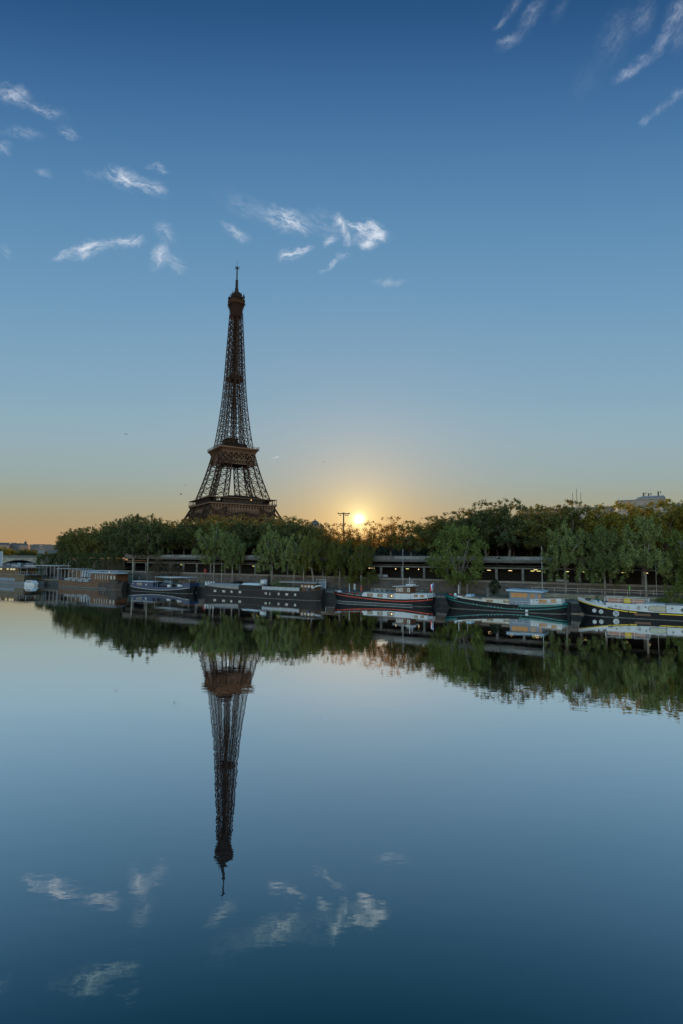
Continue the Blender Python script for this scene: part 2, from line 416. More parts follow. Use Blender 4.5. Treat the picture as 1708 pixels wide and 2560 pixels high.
# ---- quay line (t = 6) then bend towards the bridge
edge = [B(150, 6), B(80, 6), B(20, 6), B(-40, 6), B(-100, 6), B(-150, 6), B(-163, 8.5)]
bend = [Vector((-150, 262, 0)), Vector((-172, 315, 0)), Vector((-205, 385, 0)), Vector((-262, 500, 0)), Vector((-330, 640, 0)), Vector((-470, 900, 0)), Vector((-760, 1400, 0))]
edge = edge + bend
wallp = [B(150, 19), B(80, 19), B(20, 19), B(-40, 19), B(-100, 19), B(-150, 19), B(-158, 20)] + [p + Vector((9, 4, 0)) for p in bend]
m = MB()
def strip_mesh(m, A, Bp, za, zb):
    n = len(A)
    m.add([(p.x, p.y, za) for p in A] + [(p.x, p.y, zb) for p in Bp], [(i, i + 1, n + i + 1, n + i) for i in range(n - 1)])
strip_mesh(m, edge, wallp, QZ, QZ)
struct(m.build('lower_quay', PAVE))
m = MB()
inner = [e + (Vector((e.x - q.x, e.y - q.y, 0))).normalized() * 0.0 for e, q in zip(edge, wallp)]
strip_mesh(m, edge, edge, -1.5, QZ - 0.25)
struct(m.build('quay_face', STONE_LOW))
m = MB()
cop = [q + (e - q).normalized() * ((e - q).length + 0.06) for e, q in zip(edge, wallp)]
cin = [q + (e - q).normalized() * ((e - q).length - 0.7) for e, q in zip(edge, wallp)]
strip_mesh(m, cop, cop, QZ - 0.25, QZ + 0.12); strip_mesh(m, cop, cin, QZ + 0.12, QZ + 0.12); strip_mesh(m, cin, cin, QZ + 0.12, QZ); strip_mesh(m, edge, cop, QZ - 0.25, QZ - 0.25)
struct(m.build('quay_edge_kerb', PALE))
# ---- upper ground to the horizon
up = [B(150, 30.2), B(-104, 30.2), B(-104, 19.6), B(-150, 19.6), B(-158, 20.6)] + [p + Vector((9.6, 4.3, 0)) for p in bend]
far = [Vector((-900, 1700, 0)), Vector((-1300, 2300, 0)), Vector((-1500, 2980, 0)), Vector((1500, 2980, 0)), Vector((1500, -700, 0)), Vector((800, -320, 0))]
m = MB(); pts = up + far
m.add([(p.x, p.y, UZ) for p in pts], [tuple(range(len(pts)))])
struct(m.build('upper_ground', SOIL))
# ---- embankment wall (rubble with pale coping), stepping down to the lower quay
RZ = BANK_RZ
W_S0, W_S1 = -104.0, 120.0
wl = thing('quay_wall', B(0, 19), RZ, 'long rough grey stone retaining wall with pale coping behind the lower quay', 'wall')
MB().box(W_S0, W_S1, 0, 0.8, QZ - .2, 4.95).build('masonry', STONE, wl)
MB().box(W_S0, W_S1, -0.12, 0.92, 4.95, 5.4).build('coping', PALE, wl)
m = MB()
for k in range(36): m.box(W_S0 + 3 + k * 6.25, W_S0 + 3.35 + k * 6.25, -0.10, -0.002, QZ, 4.947)
m.build('pilaster_strips', STONE, wl)
# ---- railway gallery behind the wall
gl_ = thing('railway_gallery', B(0, 19.9), RZ, 'long open concrete railway gallery with square columns under the upper street', 'gallery')
G0_, G1_ = -103.5, 120.0
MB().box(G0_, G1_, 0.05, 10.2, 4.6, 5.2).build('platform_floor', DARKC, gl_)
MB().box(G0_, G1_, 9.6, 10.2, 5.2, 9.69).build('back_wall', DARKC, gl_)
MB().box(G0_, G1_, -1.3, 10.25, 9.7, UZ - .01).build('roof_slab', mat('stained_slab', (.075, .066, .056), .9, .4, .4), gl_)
m = MB(); m.box(G0_, G1_, -0.15, 0.35, 8.25, 8.6); m.box(G0_, G1_, -0.05, 0.25, 8.9, 8.98)
m.build('edge_beam', CONC, gl_)
m = MB()
for k in range(60): m.box(G0_ + k * 3.75, G0_ + k * 3.75 + 0.25, 0.36, 9.59, 9.2, 9.697)
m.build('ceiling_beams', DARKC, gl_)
colmesh = MB().frustum((-.28, .28, 0, .5, 5.2), (-.25, .25, 0, .45, 8.24)).mesh('column', CONC2)
s = 37.9 - 22 * 6.25
while s < 118:
    link('column', colmesh, gl_, (s, 0.05, 0)); s += 6.25
# parapet above
par = thing('street_parapet', B(0, 18.75), RZ, 'pale concrete parapet with panels along the upper street above the gallery', 'parapet')
m = MB(); rnd = random.Random(5)
MB().box(G0_, G1_, 0.0, 0.35, UZ + .004, UZ + .28).build('kerb_band', CONC, par)
s = G0_
while s < G1_ - 1:
    L = rnd.choice([4.0, 6.25, 9.0, 3.0]); L = min(L, G1_ - s)
    m.mi = 0 if rnd.random() < 0.62 else 1
    m.box(s + .03, s + L - .03, 0.06, 0.28, UZ + .284, UZ + .95); s += L
m.build('panels', [CONC2, CONC], par)
MB().box(G0_, G1_, 0.02, 0.34, UZ + .954, UZ + 1.05).build('top_rail', CONC, par)
# green graffiti panels right of the round willow
GRN = mat('green_spray_paint', (0.03, 0.30, 0.13), 0.7, 0.3, 1.5)
gb = thing('graffiti_banner', B(0, 18.79), RZ, 'green and white painted graffiti strip on the street parapet right of the round willow', 'graffiti')
sa, sb, sc_, sd_ = (s_of(x, 18.8) for x in (1212, 1222, 1246, 1288))
MB().box(sa - 2, sb, 0.02, 0.05, UZ + .40, UZ + 1.0).build('green_patch', GRN, gb)
MB().box(sb + .1, sc_ - .6, 0.02, 0.05, UZ + .35, UZ + 1.05).build('white_patch', WHITE, gb)
m = MB()
for k in range(6): m.bar((sb + .35 + k * .42, 0.01, UZ + .45), (sb + .45 + k * .42 + .12 * (-1) ** k, 0.01, UZ + .95), 0.09)
m.prism_y([(sc_ - .7, UZ + .38), (sc_ + .9, UZ + .38), (sc_ + .2, UZ + .62), (sc_, UZ + .8)], 0.0, 0.015)
m.build('black_strokes', BLACKP, gb)
MB().prism_y([(sc_ + .3, UZ + .55), (sc_ + 1, UZ + .45), (sd_, UZ + .5), (sd_, UZ + 1.02), (sc_ + .1, UZ + 1.02)], 0.02, 0.05).build('green_patch', GRN, gb)
# fence at the platform edge
fr = thing('gallery_fence', B(0, 19.85), RZ, 'dark see-through iron fence on the stone wall in front of the gallery', 'fence')
m = MB()
s = W_S0 + 1
while s < 119:
    m.bar((s, 0, 5.41), (s, 0, 7.15), 0.035, caps=False); s += 0.32
m.build('bars', IRON, fr)
m = MB(); m.bar((W_S0 + 1, 0, 7.1), (119, 0, 7.1), 0.05); m.bar((W_S0 + 1, 0, 5.55), (119, 0, 5.55), 0.05); m.build('rails', IRON, fr)

# gallery lamps
FLUO = litmat('warm_tube_light', (1.0, 0.70, 0.34), 2.6); FLUOY = litmat('yellow_tube_light', (0.9, 0.85, 0.25), 2.0)
lamp_list = [(455, 'y'), (635, 'y'), (647, 'y'), (698, 'y'), (771, 'o'), (822, 'o'), (851, 'r'), (925, 'o'), (933, 'o'), (989, 'r'), (1018, 'y'), (1046, 'r'),
             (1221, 'o'), (1274, 'o'), (1329, 'y'), (1345, 'y'), (1337, 'o'), (1415, 'y'), (1455, 'y'), (1556, 'y'), (1611, 'o')]
LNAME = {'y': 'yellow tube lamp glowing', 'o': 'orange-white tube lamp glowing', 'r': 'small round warm lamp glowing'}
LWHERE = {455: 'in the gallery above the blue barge', 635: 'in the gallery left of the tilted-crown willow, left of a pair', 647: 'in the gallery, right one of a pair beside a willow',
          698: 'in the gallery behind the left willow clump', 771: 'in the gallery above the black barge canopy', 822: 'in the gallery left of the sun', 851: 'in the gallery below left of the sun',
          925: 'in the gallery below right of the sun, left of two', 933: 'in the gallery below right of the sun, right of two', 989: 'in the gallery above the white wheelhouse', 1018: 'in the gallery just right of the tall quay mast',
          1046: 'in the gallery left of the round willow', 1221: 'in the gallery just right of the round willow', 1274: 'in the gallery above the topiary bush', 1329: 'in the gallery, lower left of the group of three',
          1345: 'in the gallery, lower right of the group of three', 1337: 'in the gallery, top of the group of three', 1415: 'in the gallery behind a willow trunk, right of the tall pole', 1455: 'in the gallery between two willows on the right',
          1556: 'in the gallery left of the forked tree', 1611: 'in the gallery right behind the forked tree trunk'}
for x, c in lamp_list:
    s = s_of(x, 25); t = 25.0 if x != 1337 else 27.5
    if x == 1337: s = s_of(x, 27.5)
    o = thing('gallery_lamp', B(s, t, 7.75 if x != 1337 else 8.0), RZ, LNAME[c] + ' ' + LWHERE[x], 'lamp', 'lamps hanging in the railway gallery')
    m = MB(); m.bar((0, 0, .1), (0, 0, 1.9), 0.04); m.box(-.45 if c != 'r' else -.15, .45 if c != 'r' else .15, -.1, .1, 0.06, .12); m.build('housing', IRON, o)
    if c == 'r': MB().ball((0, 0, -.08), .13, 8, 6).build('bulb', FLUO, o)
    else: MB().box(-.42, .42, -.06, .06, -.03, .058).build('tube', FLUO if c == 'o' else FLUOY, o)

# ---- right-hand ramp, low wall and rail
rw = thing('ramp_wall', B(0, 14.2), RZ, 'low pale stone ramp wall rising behind the yellow striped barge', 'wall')
MB().box(41, 120, 0, 4.79, QZ + .004, 3.15).build('ramp_body', brickmat('ramp_stone', (0.27, 0.225, 0.15), (0.12, 0.10, 0.08), 1.0, 1.0, 0.4), rw)
MB().box(41, 120, -.06, 4.7, 3.154, 3.3).build('ramp_top', PAVE, rw)
rf = thing('ramp_railing', B(0, 15.3, 3.3), RZ, 'thin grey railing along the ramp path before the stone wall on the right', 'railing')
rp_ = MB().bar((0, 0, 0), (0, 0, 1.05), 0.06).mesh('post', STEEL)
for k in range(33): link('post', rp_, rf, (41 + k * 2.4, 0, 0))
m = MB(); m.bar((41, 0, 1.05), (118, 0, 1.05), .06); m.bar((41, 0, .55), (118, 0, .55), .04); m.build('rails', STEEL, rf)
qf = thing('quay_railing', B(0, 9.8, QZ), RZ, 'low railing on the quay behind the red striped barge', 'railing')
sa, sb = s_of(930, 10), s_of(1060, 10)
k = sa; rp2 = MB().bar((0, 0, 0), (0, 0, 1.0), .07).mesh('post', STEEL)
while k < sb: link('post', rp2, qf, (k, 0, 0)); k += 1.7
m = MB(); m.bar((sa, 0, .98), (sb, 0, .98), .05); m.bar((sa, 0, .5), (sb, 0, .5), .04); m.build('rails', STEEL, qf)

# ================================================================== LATTICE TOWER
IRONP = mat('flare_warmed_platform_iron', (0.115, 0.066, 0.040), 0.7, 0.3, 0.08, spec=0.2)  # warm flare light put into the brown of the platforms
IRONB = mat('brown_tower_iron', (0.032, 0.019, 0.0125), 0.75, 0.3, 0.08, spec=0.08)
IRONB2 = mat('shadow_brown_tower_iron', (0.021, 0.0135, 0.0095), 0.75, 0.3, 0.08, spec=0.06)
TW = Vector((-116.35, 593.8, 8.0)); TRZ = R(31.1 + 0.0)   # wide face normal points to (0.516,-0.857)
tower = thing('iron_lattice_tower', TW, TRZ, 'tall brown iron lattice tower with two wide platforms and an antenna rising behind the trees', 'tower')
PROF = [(0, 62.0), (15, 53.5), (30, 45), (45, 37.6), (57, 32.0), (64, 29.5), (75, 26.2), (86, 23.0), (98, 20.1), (108, 17.9), (116, 16.4), (128, 14.6), (140, 13.1), (155, 11.5), (170, 10.2), (185, 9.2), (200, 8.45), (223, 7.4), (245, 6.3), (266, 5.4), (276, 5.2)]
LEGW = [(0, 25), (57, 15.8), (98, 11.4), (116, 10.4), (150, 8.0), (170, 7.2), (276, 5.2)]
def itp(tab, z):
    for (a, va), (b, vb) in zip(tab, tab[1:]):
        if z <= b: return va + (vb - va) * (z - a) / (b - a)
    return tab[-1][1]
def chords(sx, sy, z):
    o = itp(PROF, z); i = max(0.0, o - itp(LEGW, z))
    return [Vector((sx * a, sy * b, z)) for a, b in ((o, o), (i, o), (i, i), (o, i))]
def lattice(m, sx, sy, zs, tc_, tb, sub=1, inner=True):
    for z0, z1 in zip(zs, zs[1:]):
        A, C = chords(sx, sy, z0), chords(sx, sy, z1)
        for k in range(4):
            m.bar(A[k], C[k], tc_, caps=False)
            k2 = (k + 1) % 4
            if not inner and k in (1, 2): continue
            for j in range(sub):
                f0, f1 = j / sub, (j + 1) / sub
                a0, a1 = A[k].lerp(C[k], f0), A[k].lerp(C[k], f1); b0, b1 = A[k2].lerp(C[k2], f0), A[k2].lerp(C[k2], f1)
                m.bar(a0, b1, tb, caps=False); m.bar(b0, a1, tb, caps=False)
            m.bar(A[k], A[k2], tb * 1.1, caps=False)
            mid0, mid1 = (A[k] + A[k2]) / 2, (C[k] + C[k2]) / 2
            if z0 > 60: m.bar((A[k] + C[k]) / 2, (A[k2] + C[k2]) / 2, tb * .7, caps=False)
            # gusset knot at the crossing
            cc = (A[k] + A[k2] + C[k] + C[k2]) / 4
            m.bar(cc - Vector((0, 0, tb * 1.2)), cc + Vector((0, 0, tb * 1.2)), tb * 2.4)
for sx in (-1, 1):
    for sy in (-1, 1):
        m = MB()
        lattice(m, sx, sy, [0, 14, 28, 41, 52], 1.5, 0.8)
        lattice(m, sx, sy, [61.5, 71, 80.5, 90, 99, 107, 114], 1.0, 0.44)
        m.build('leg', IRONB, tower)
# arches under the first platform
for ax in range(4):
    m = MB(); M = Matrix.Rotation(ax * math.pi / 2, 3, 'Z')
    pr = None
    for k in range(25):
        a = math.pi * k / 24; p = M @ Vector((37 * math.cos(a), -(itp(PROF, 39 * math.sin(a) + 8) - .8), 8 + 39 * math.sin(a))); q = M @ Vector((33.5 * math.cos(a), -(itp(PROF, 35 * math.sin(a) + 8) - .8), 8 + 35 * math.sin(a)))
        if pr: m.bar(pr[0], p, 1, caps=False); m.bar(pr[1], q, 1, caps=False); m.bar(pr[0], q, .5, caps=False); m.bar(pr[1], p, .5, caps=False)
        pr = (p, q)
    m.build('arch', IRONB, tower)
def ring_box(m, ho, hi, z0, z1):
    m.box(-ho, ho, -ho, -hi, z0, z1); m.box(-ho, ho, hi, ho, z0, z1); m.box(-ho, -hi, -hi, hi, z0, z1); m.box(hi, ho, -hi, hi, z0, z1)
def four(m, fn):
    """fn(place) where place(a, d, z) -> point at distance d out of the face, a along it"""
    for ax in range(4):
        M = Matrix.Rotation(ax * math.pi / 2, 3, 'Z')
        fn(lambda a, d, z, M=M: M @ Vector((a, -d, z)))
# ---- first platform
_m = MB(); ring_box(_m, 35.6, 34.9, 49.5, 54.6)   # solid frieze band
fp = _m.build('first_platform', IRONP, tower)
m = MB()
def truss(P, half, d, z0, z1, n, t, hd=1.0, d1=None):
    d1 = d if d1 is None else d1
    m.bar(P(-half, d, z0), P(half, d, z0), t * 1.6, caps=False); m.bar(P(-half, d1, z1), P(half, d1, z1), t * 1.6, caps=False)
    for k in range(n):
        a, b = -half + 2 * half * k / n, -half + 2 * half * (k + 1) / n
        m.bar(P(a, d, z0), P(b, d1, z1), t, caps=False); m.bar(P(b, d, z0), P(a, d1, z1), t, caps=False)
        m.bar(P(a, d, z0), P(a, d1, z1), t * .8, caps=False)
four(m, lambda P: (truss(P, 35.6, 35.0, 42.5, 49.4, 18, 0.62), truss(P, 35.6, 34.2, 42.5, 49.4, 36, 0.35)))
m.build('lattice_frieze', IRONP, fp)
m = MB()
def consoles(P):
    for k in range(23):
        a = -35.2 + 70.4 * k / 22
        m.add([P(a - .28, 35.62, 49.6), P(a + .28, 35.62, 49.6), P(a + .28, 36.9, 54.5), P(a - .28, 36.9, 54.5), P(a - .28, 35.62, 54.5), P(a + .28, 35.62, 54.5)], [(0, 1, 2, 3), (3, 2, 5, 4), (0, 3, 4), (1, 5, 2)])
    m.bar(P(-36.0, 35.9, 52.2), P(36, 35.9, 52.2), .22, caps=False)
four(m, consoles)
m.build('consoles', IRONB, fp)
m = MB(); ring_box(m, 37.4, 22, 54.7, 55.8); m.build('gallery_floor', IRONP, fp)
m = MB(); ring_box(m, 37.4, 37.2, 55.9, 56.2); four(m, lambda P: (m.bar(P(-37.2, 37.3, 57.1), P(37.2, 37.3, 57.1), .18, caps=False), [m.bar(P(-37.2 + k * 1.55, 37.3, 56.2), P(-37.2 + k * 1.55, 37.3, 57.1), .12, caps=False) for k in range(49)]))
m.build('balustrade', IRONB2, fp)
gp_ = MB().bar((0, 0, 55.85), (0, 0, 61.04), .38).mesh('gallery_post', IRONB2)
four(None, lambda P: [link('gallery_post', gp_, fp, P(-36.8 + k * 4.6, 36.9, 0)) for k in range(16)])
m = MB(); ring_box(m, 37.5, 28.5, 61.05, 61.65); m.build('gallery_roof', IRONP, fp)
PAVG = mat('pavilion_cladding', (0.030, 0.019, 0.013), 0.6, 0.4, 0.3, spec=0.3)
for ax in range(4):   # pavilions between the legs
    rzp = ax * math.pi / 2
    pv = MB()
    pv.box(-22, 22, -33.5, -25, 55.85, 62.2)
    pv.build('pavilion', PAVG, fp, None, rzp)
    m = MB(); m.frustum((-23, 23, -34.2, -24.3, 62.2), (-14, 14, -31, -26.5, 64.2)); m.build('pavilion_roof', IRONB2, fp, None, rzp)
    m = MB()
    for k in range(15): m.box(-22 + k * 3.14 - .15, -22 + k * 3.14 + .15, -33.62, -33.502, 55.9, 62.19)
    m.box(-22, 22, -33.6, -33.505, 58.7, 59.0)
    m.build('mullions', IRONB2, fp, None, rzp)
# corner cladding seen between legs on the first level
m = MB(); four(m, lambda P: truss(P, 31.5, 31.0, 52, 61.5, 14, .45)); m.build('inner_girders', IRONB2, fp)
MB().ball((9, -34.1, 60.2), .42, 8, 6).build('lamp', litmat('platform_lamp', (1, .62, .2), 2.5), fp)
fp.scale = (.957, .957, 1)
# ---- second platform
_m = MB(); _m.frustum((-18.6, 18.6, -18.6, 18.6, 102.5), (-18.3, 18.3, -18.3, 18.3, 103.4)); _m.box(-12.5, 12.5, -12.5, 12.5, 103.42, 110.0); _m.box(-11, 11, -11, 11, 99.0, 102.48)
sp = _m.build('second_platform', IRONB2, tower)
m = MB(); four(m, lambda P: (truss(P, 18.0, 18.6, 98.6, 102.6, 10, .42, 1, 18.2), truss(P, 17.6, 18.0, 103.2, 110.4, 6, .62, 1, 17.6)))
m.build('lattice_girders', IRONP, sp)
m = MB(); N6 = 6
for a, b in (((18.2, 110.2), (18.8, 112.2)), ((18.8, 112.2), (20.6, 114.3))):
    m.frustum((-a[0], a[0], -a[0], a[0], a[1]), (-b[0], b[0], -b[0], b[0], b[1]))
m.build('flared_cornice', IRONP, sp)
m = MB()
def cons2(P):
    for k in range(21):
        a = -18 + 36 * k / 20; f = 1 + 0.02
        m.bar(P(a, 18.3, 110.2), P(a * 1.03, 18.95, 112.2), .3, caps=False); m.bar(P(a * 1.03, 18.95, 112.2), P(a * 1.13, 20.7, 114.2), .3, caps=False)
four(m, cons2); m.build('consoles', IRONB2, sp)
m = MB(); m.box(-21.2, 21.2, -21.2, 21.2, 114.32, 115.7); m.build('gallery_floor', IRONP, sp)
m = MB(); four(m, lambda P: (m.bar(P(-21, 21, 117.3), P(21, 21, 117.3), .18, caps=False), m.bar(P(-21, 21, 116.5), P(21, 21, 116.5), .12, caps=False), [m.bar(P(-21 + k * 1.75, 21, 115.72), P(-21 + k * 1.75, 21.25, 117.9), .13, caps=False) for k in range(25)]))
m.build('balustrade', IRONB2, sp)
m = MB(); m.box(-11.5, 11.5, -11.5, 11.5, 115.72, 120.6); m.frustum((-12.2, 12.2, -12.2, 12.2, 120.62), (-10.5, 10.5, -10.5, 10.5, 121.4)); m.box(-9, 2, -9, 9, 121.42, 126)
m.build('pavilion', IRONB2, sp)
m = MB(); m.box(-9.8, 3, -9.8, 9.8, 126.02, 126.6); m.build('pavilion_roof', IRONB, sp)
# ---- upper shaft
zs = [116]
st = [11, 10.8, 10.6, 10.4, 10.2, 9.6, 9.2, 9.0, 8.6, 8.2, 8.0, 7.6, 7.2, 7.0, 6.8, 6.6, 6.4]
for q in st:
    if zs[-1] + q < 266: zs.append(zs[-1] + q)
zs[-1] = 266
for sx in (-1, 1):
    for sy in (-1, 1):
        m = MB(); lattice(m, sx, sy, zs, 0.68, 0.30, 1)
        m.build('upper_leg', IRONB, tower)
def crossing(m, P):
    for z0, z1 in zip(zs, zs[1:]):
        h0, h1 = itp(PROF, z0), itp(PROF, z1)
        m.bar(P(-h0, h0, z0), P(h0, h0, z0), .5, caps=False)
        g = h0 - itp(LEGW, z0)
        if g > 1.0:
            m.bar(P(-g, h0, z0), P(g, h1, z1), .36, caps=False); m.bar(P(g, h0, z0), P(-g, h1, z1), .36, caps=False)
def each_face(name, fn, mt_, par):
    for ax in range(4):
        m = MB(); M = Matrix.Rotation(ax * math.pi / 2, 3, 'Z'); fn(m, lambda a, d, z, M=M: M @ Vector((a, -d, z))); m.build(name, mt_, par)
each_face('cross_braces', crossing, IRONB, tower)
m = MB()
for a, b in ((-2.4, -2.4), (2.4, -2.4), (2.4, 2.4), (-2.4, 2.4), (-.7, -2.6), (.7, 2.6)):
    m.bar((a, b, 116), (a * .8, b * .8, 268), .45, caps=False)
z = 118
while z < 264:
    ring_box(m, 2.6, 2.2, z, z + .4); m.bar((-2.4, -2.4, z), (2.4, 2.4, z + 4), .3, caps=False); m.bar((2.4, -2.4, z), (-2.4, 2.4, z + 4), .3, caps=False); z += 4
m.build('lift_shaft', IRONB2, tower)
m = MB(); m.box(-6.6, 6.6, -6.6, 6.6, 190.5, 193.6); m.box(-7.2, 7.2, -7.2, 7.2, 193.62, 194.2); m.box(-5.5, 5.5, -5.5, 5.5, 194.22, 196.8)
m.build('intermediate_platform', IRONB2, tower)
# ---- summit
m = MB(); PR = [(5.25, 262), (5.3, 266), (5.7, 270), (6.5, 273.2), (7.6, 275.4)]
for (a, z0), (b, z1) in zip(PR, PR[1:]):
    m.frustum((-a * .93, a * .93, -a * .93, a * .93, z0), (-b * .93, b * .93, -b * .93, b * .93, z1))
tp = m.build('summit_platform', IRONB2, tower)
m = MB()
def ribs3(P):
    for k in range(6):
        for (a, z0), (b, z1) in zip(PR, PR[1:]):
            m.bar(P(a * (-.98 + .392 * k), a, z0), P(b * (-.98 + .392 * k), b, z1), .3, caps=False)
four(m, ribs3); m.build('ribs', IRONB, tp)
oc = lambda r, c: [(r, -c), (r, c), (c, r), (-c, r), (-r, c), (-r, -c), (-c, -r), (c, -r)]
m = MB(); m.prism(oc(7.9, 5.6), 275.42, 276.6); m.prism(oc(7.7, 5.5), 276.62, 279.6); m.build('enclosed_deck', IRONB, tp)
m = MB(); m.prism(oc(8.0, 5.7), 279.62, 280.1); m.build('deck_roof', IRONB2, tp)
m = MB(); m.box(-5.6, 5.6, -5.6, 5.6, 280.12, 283.2); m.box(-6.4, 6.4, -6.4, 6.4, 283.22, 283.7); m.box(-4.6, 4.6, -4.6, 4.6, 283.72, 287); m.frustum((-4.8, 4.8, -4.8, 4.8, 287.02), (-1.8, 1.8, -1.8, 1.8, 290.5)); m.build('upper_cabin', IRONB2, tp)
m = MB(); rnd = random.Random(8)
def ants(P):
    for k in range(5):
        a = -6 + 3 * k + rnd.uniform(-.6, .6); h = rnd.uniform(1.5, 4.2)
        m.bar(P(a, 6.3, 280.1 + rnd.uniform(0, 3.5)), P(a, 6.5 + rnd.uniform(0, .8), 284 + h), .28)
        m.box(*sorted((P(a - .5, 6.3, 0).x, P(a + .5, 7.1, 0).x)), *sorted((P(a - .5, 6.3, 0).y, P(a + .5, 7.1, 0).y)), 283.6 + rnd.uniform(-2.5, 1.2), 285.2 + rnd.uniform(-.5, .8))
    m.bar(P(-5, 6.6, 282), P(5, 6.6, 282), .3); m.bar(P(-6.4, 7.4, 281), P(6.4, 7.4, 281), .18)
four(m, ants); m.build('aerials', IRON, tp)
m = MB(); m.lathe([(2.3, 289), (2.1, 293), (1.45, 295), (1.3, 303.5), (1.2, 304), (.78, 304.2), (.72, 316.5), (.3, 317)], 8)
an = m.build('antenna', IRON, tower)
m = MB()
for z in np.arange(291, 304, 1.3):
    r = 2.2 if z < 294 else 1.6
    for a in range(4):
        c, s_ = math.cos(a * math.pi / 2 + .4), math.sin(a * math.pi / 2 + .4); m.bar((c * .6, s_ * .6, z), (c * (r + .5), s_ * (r + .5), z), .3)
m.build('dipoles', IRON, an)
m = MB(); m.lathe([(.4, 316.2), (1.15, 316.8), (1.15, 318.6), (.4, 319.2)], 8)
for a in range(4):
    c, s_ = math.cos(a * math.pi / 2 + .6), math.sin(a * math.pi / 2 + .6); m.bar((0, 0, 317.8), (c * 3.0, s_ * 3.0, 317.6), .35); m.bar((c * 2.8, s_ * 2.8, 316.9), (c * 2.8, s_ * 2.8, 318.4), .4)
m.bar((0, 0, 319), (0, 0, 326), .32, .16)
m.build('tip', IRON, an)
# ================================================================== TREES
LEAF_PLANE = leafmat('plane_leaves', (0.072, 0.080, 0.022), (0.165, 0.160, 0.045), 0.42, (0.26, 0.17, 0.02))
LEAF_DARK = leafmat('dark_leaves', (0.048, 0.062, 0.026), (0.105, 0.122, 0.046), 0.40, (0.20, 0.15, 0.02))
LEAF_GOLD = leafmat('golden_sunlit_leaves', (0.125, 0.110, 0.018), (0.29, 0.225, 0.032), 0.42, (0.36, 0.26, 0.03))  # gold of sunlight put into the leaf colour, for the right-hand trees
LEAF_WILLOW = leafmat('willow_leaves', (0.104, 0.138, 0.044), (0.225, 0.262, 0.088), 0.35, (0.20, 0.19, 0.05))
LEAF_ROUND = leafmat('fresh_willow_leaves', (0.088, 0.120, 0.026), (0.190, 0.225, 0.052), 0.35, (0.18, 0.20, 0.03))
LEAF_TOP = leafmat('topiary_leaves', (0.012, 0.022, 0.012), (0.03, 0.046, 0.022), 0.2)
LEAF_IVY = leafmat('hedge_leaves', (0.030, 0.046, 0.020), (0.065, 0.088, 0.034), 0.3)
LEAF_BROWN = leafmat('brown_leaves', (0.06, 0.045, 0.03), (0.12, 0.085, 0.055), 0.3)

def leaf_mesh(name, clusters, n_per, size, material, seed, elong=1.0, up=0.35, dens_r=True):
    """clusters: (x, y, z, r). Diamond leaves filling every cluster's ball."""
    rg = np.random.default_rng(seed)
    cl = np.array(clusters, float)
    if dens_r:
        cnt = np.maximum(6, (n_per * (cl[:, 3] / np.median(cl[:, 3])) ** 2).astype(int))
    else:
        cnt = np.full(len(cl), n_per)
    idx = np.repeat(np.arange(len(cl)), cnt); n = len(idx)
    d = rg.normal(size=(n, 3)); d /= np.linalg.norm(d, axis=1)[:, None]
    rad = rg.random(n) ** 0.45
    p = cl[idx, :3] + d * (rad * cl[idx, 3])[:, None] * np.array([1, 1, elong])
    nr = d * 0.5 + rg.normal(size=(n, 3)) * 0.55; nr[:, 2] += up; nr /= np.linalg.norm(nr, axis=1)[:, None]
    a = np.cross(nr, rg.normal(size=(n, 3))); a /= np.linalg.norm(a, axis=1)[:, None]
    b = np.cross(nr, a)
    L = size * rg.uniform(0.6, 1.35, n)[:, None]; W = L * rg.uniform(0.45, 0.75, n)[:, None]
    v = np.stack([p + a * L * .5, p + b * W * .5 + nr * L * .06, p - a * L * .5, p - b * W * .5 + nr * L * .06], 1).reshape(-1, 3)
    me = bpy.data.meshes.new(name)
    me.vertices.add(4 * n); me.vertices.foreach_set('co', v.astype(np.float32).ravel())
    me.loops.add(4 * n); me.loops.foreach_set('vertex_index', np.arange(4 * n, dtype=np.int32))
    me.polygons.add(n); me.polygons.foreach_set('loop_start', np.arange(0, 4 * n, 4, dtype=np.int32)); me.polygons.foreach_set('loop_total', np.full(n, 4, np.int32))
    me.materials.append(material); me.update(calc_edges=True); me.validate()
    return me

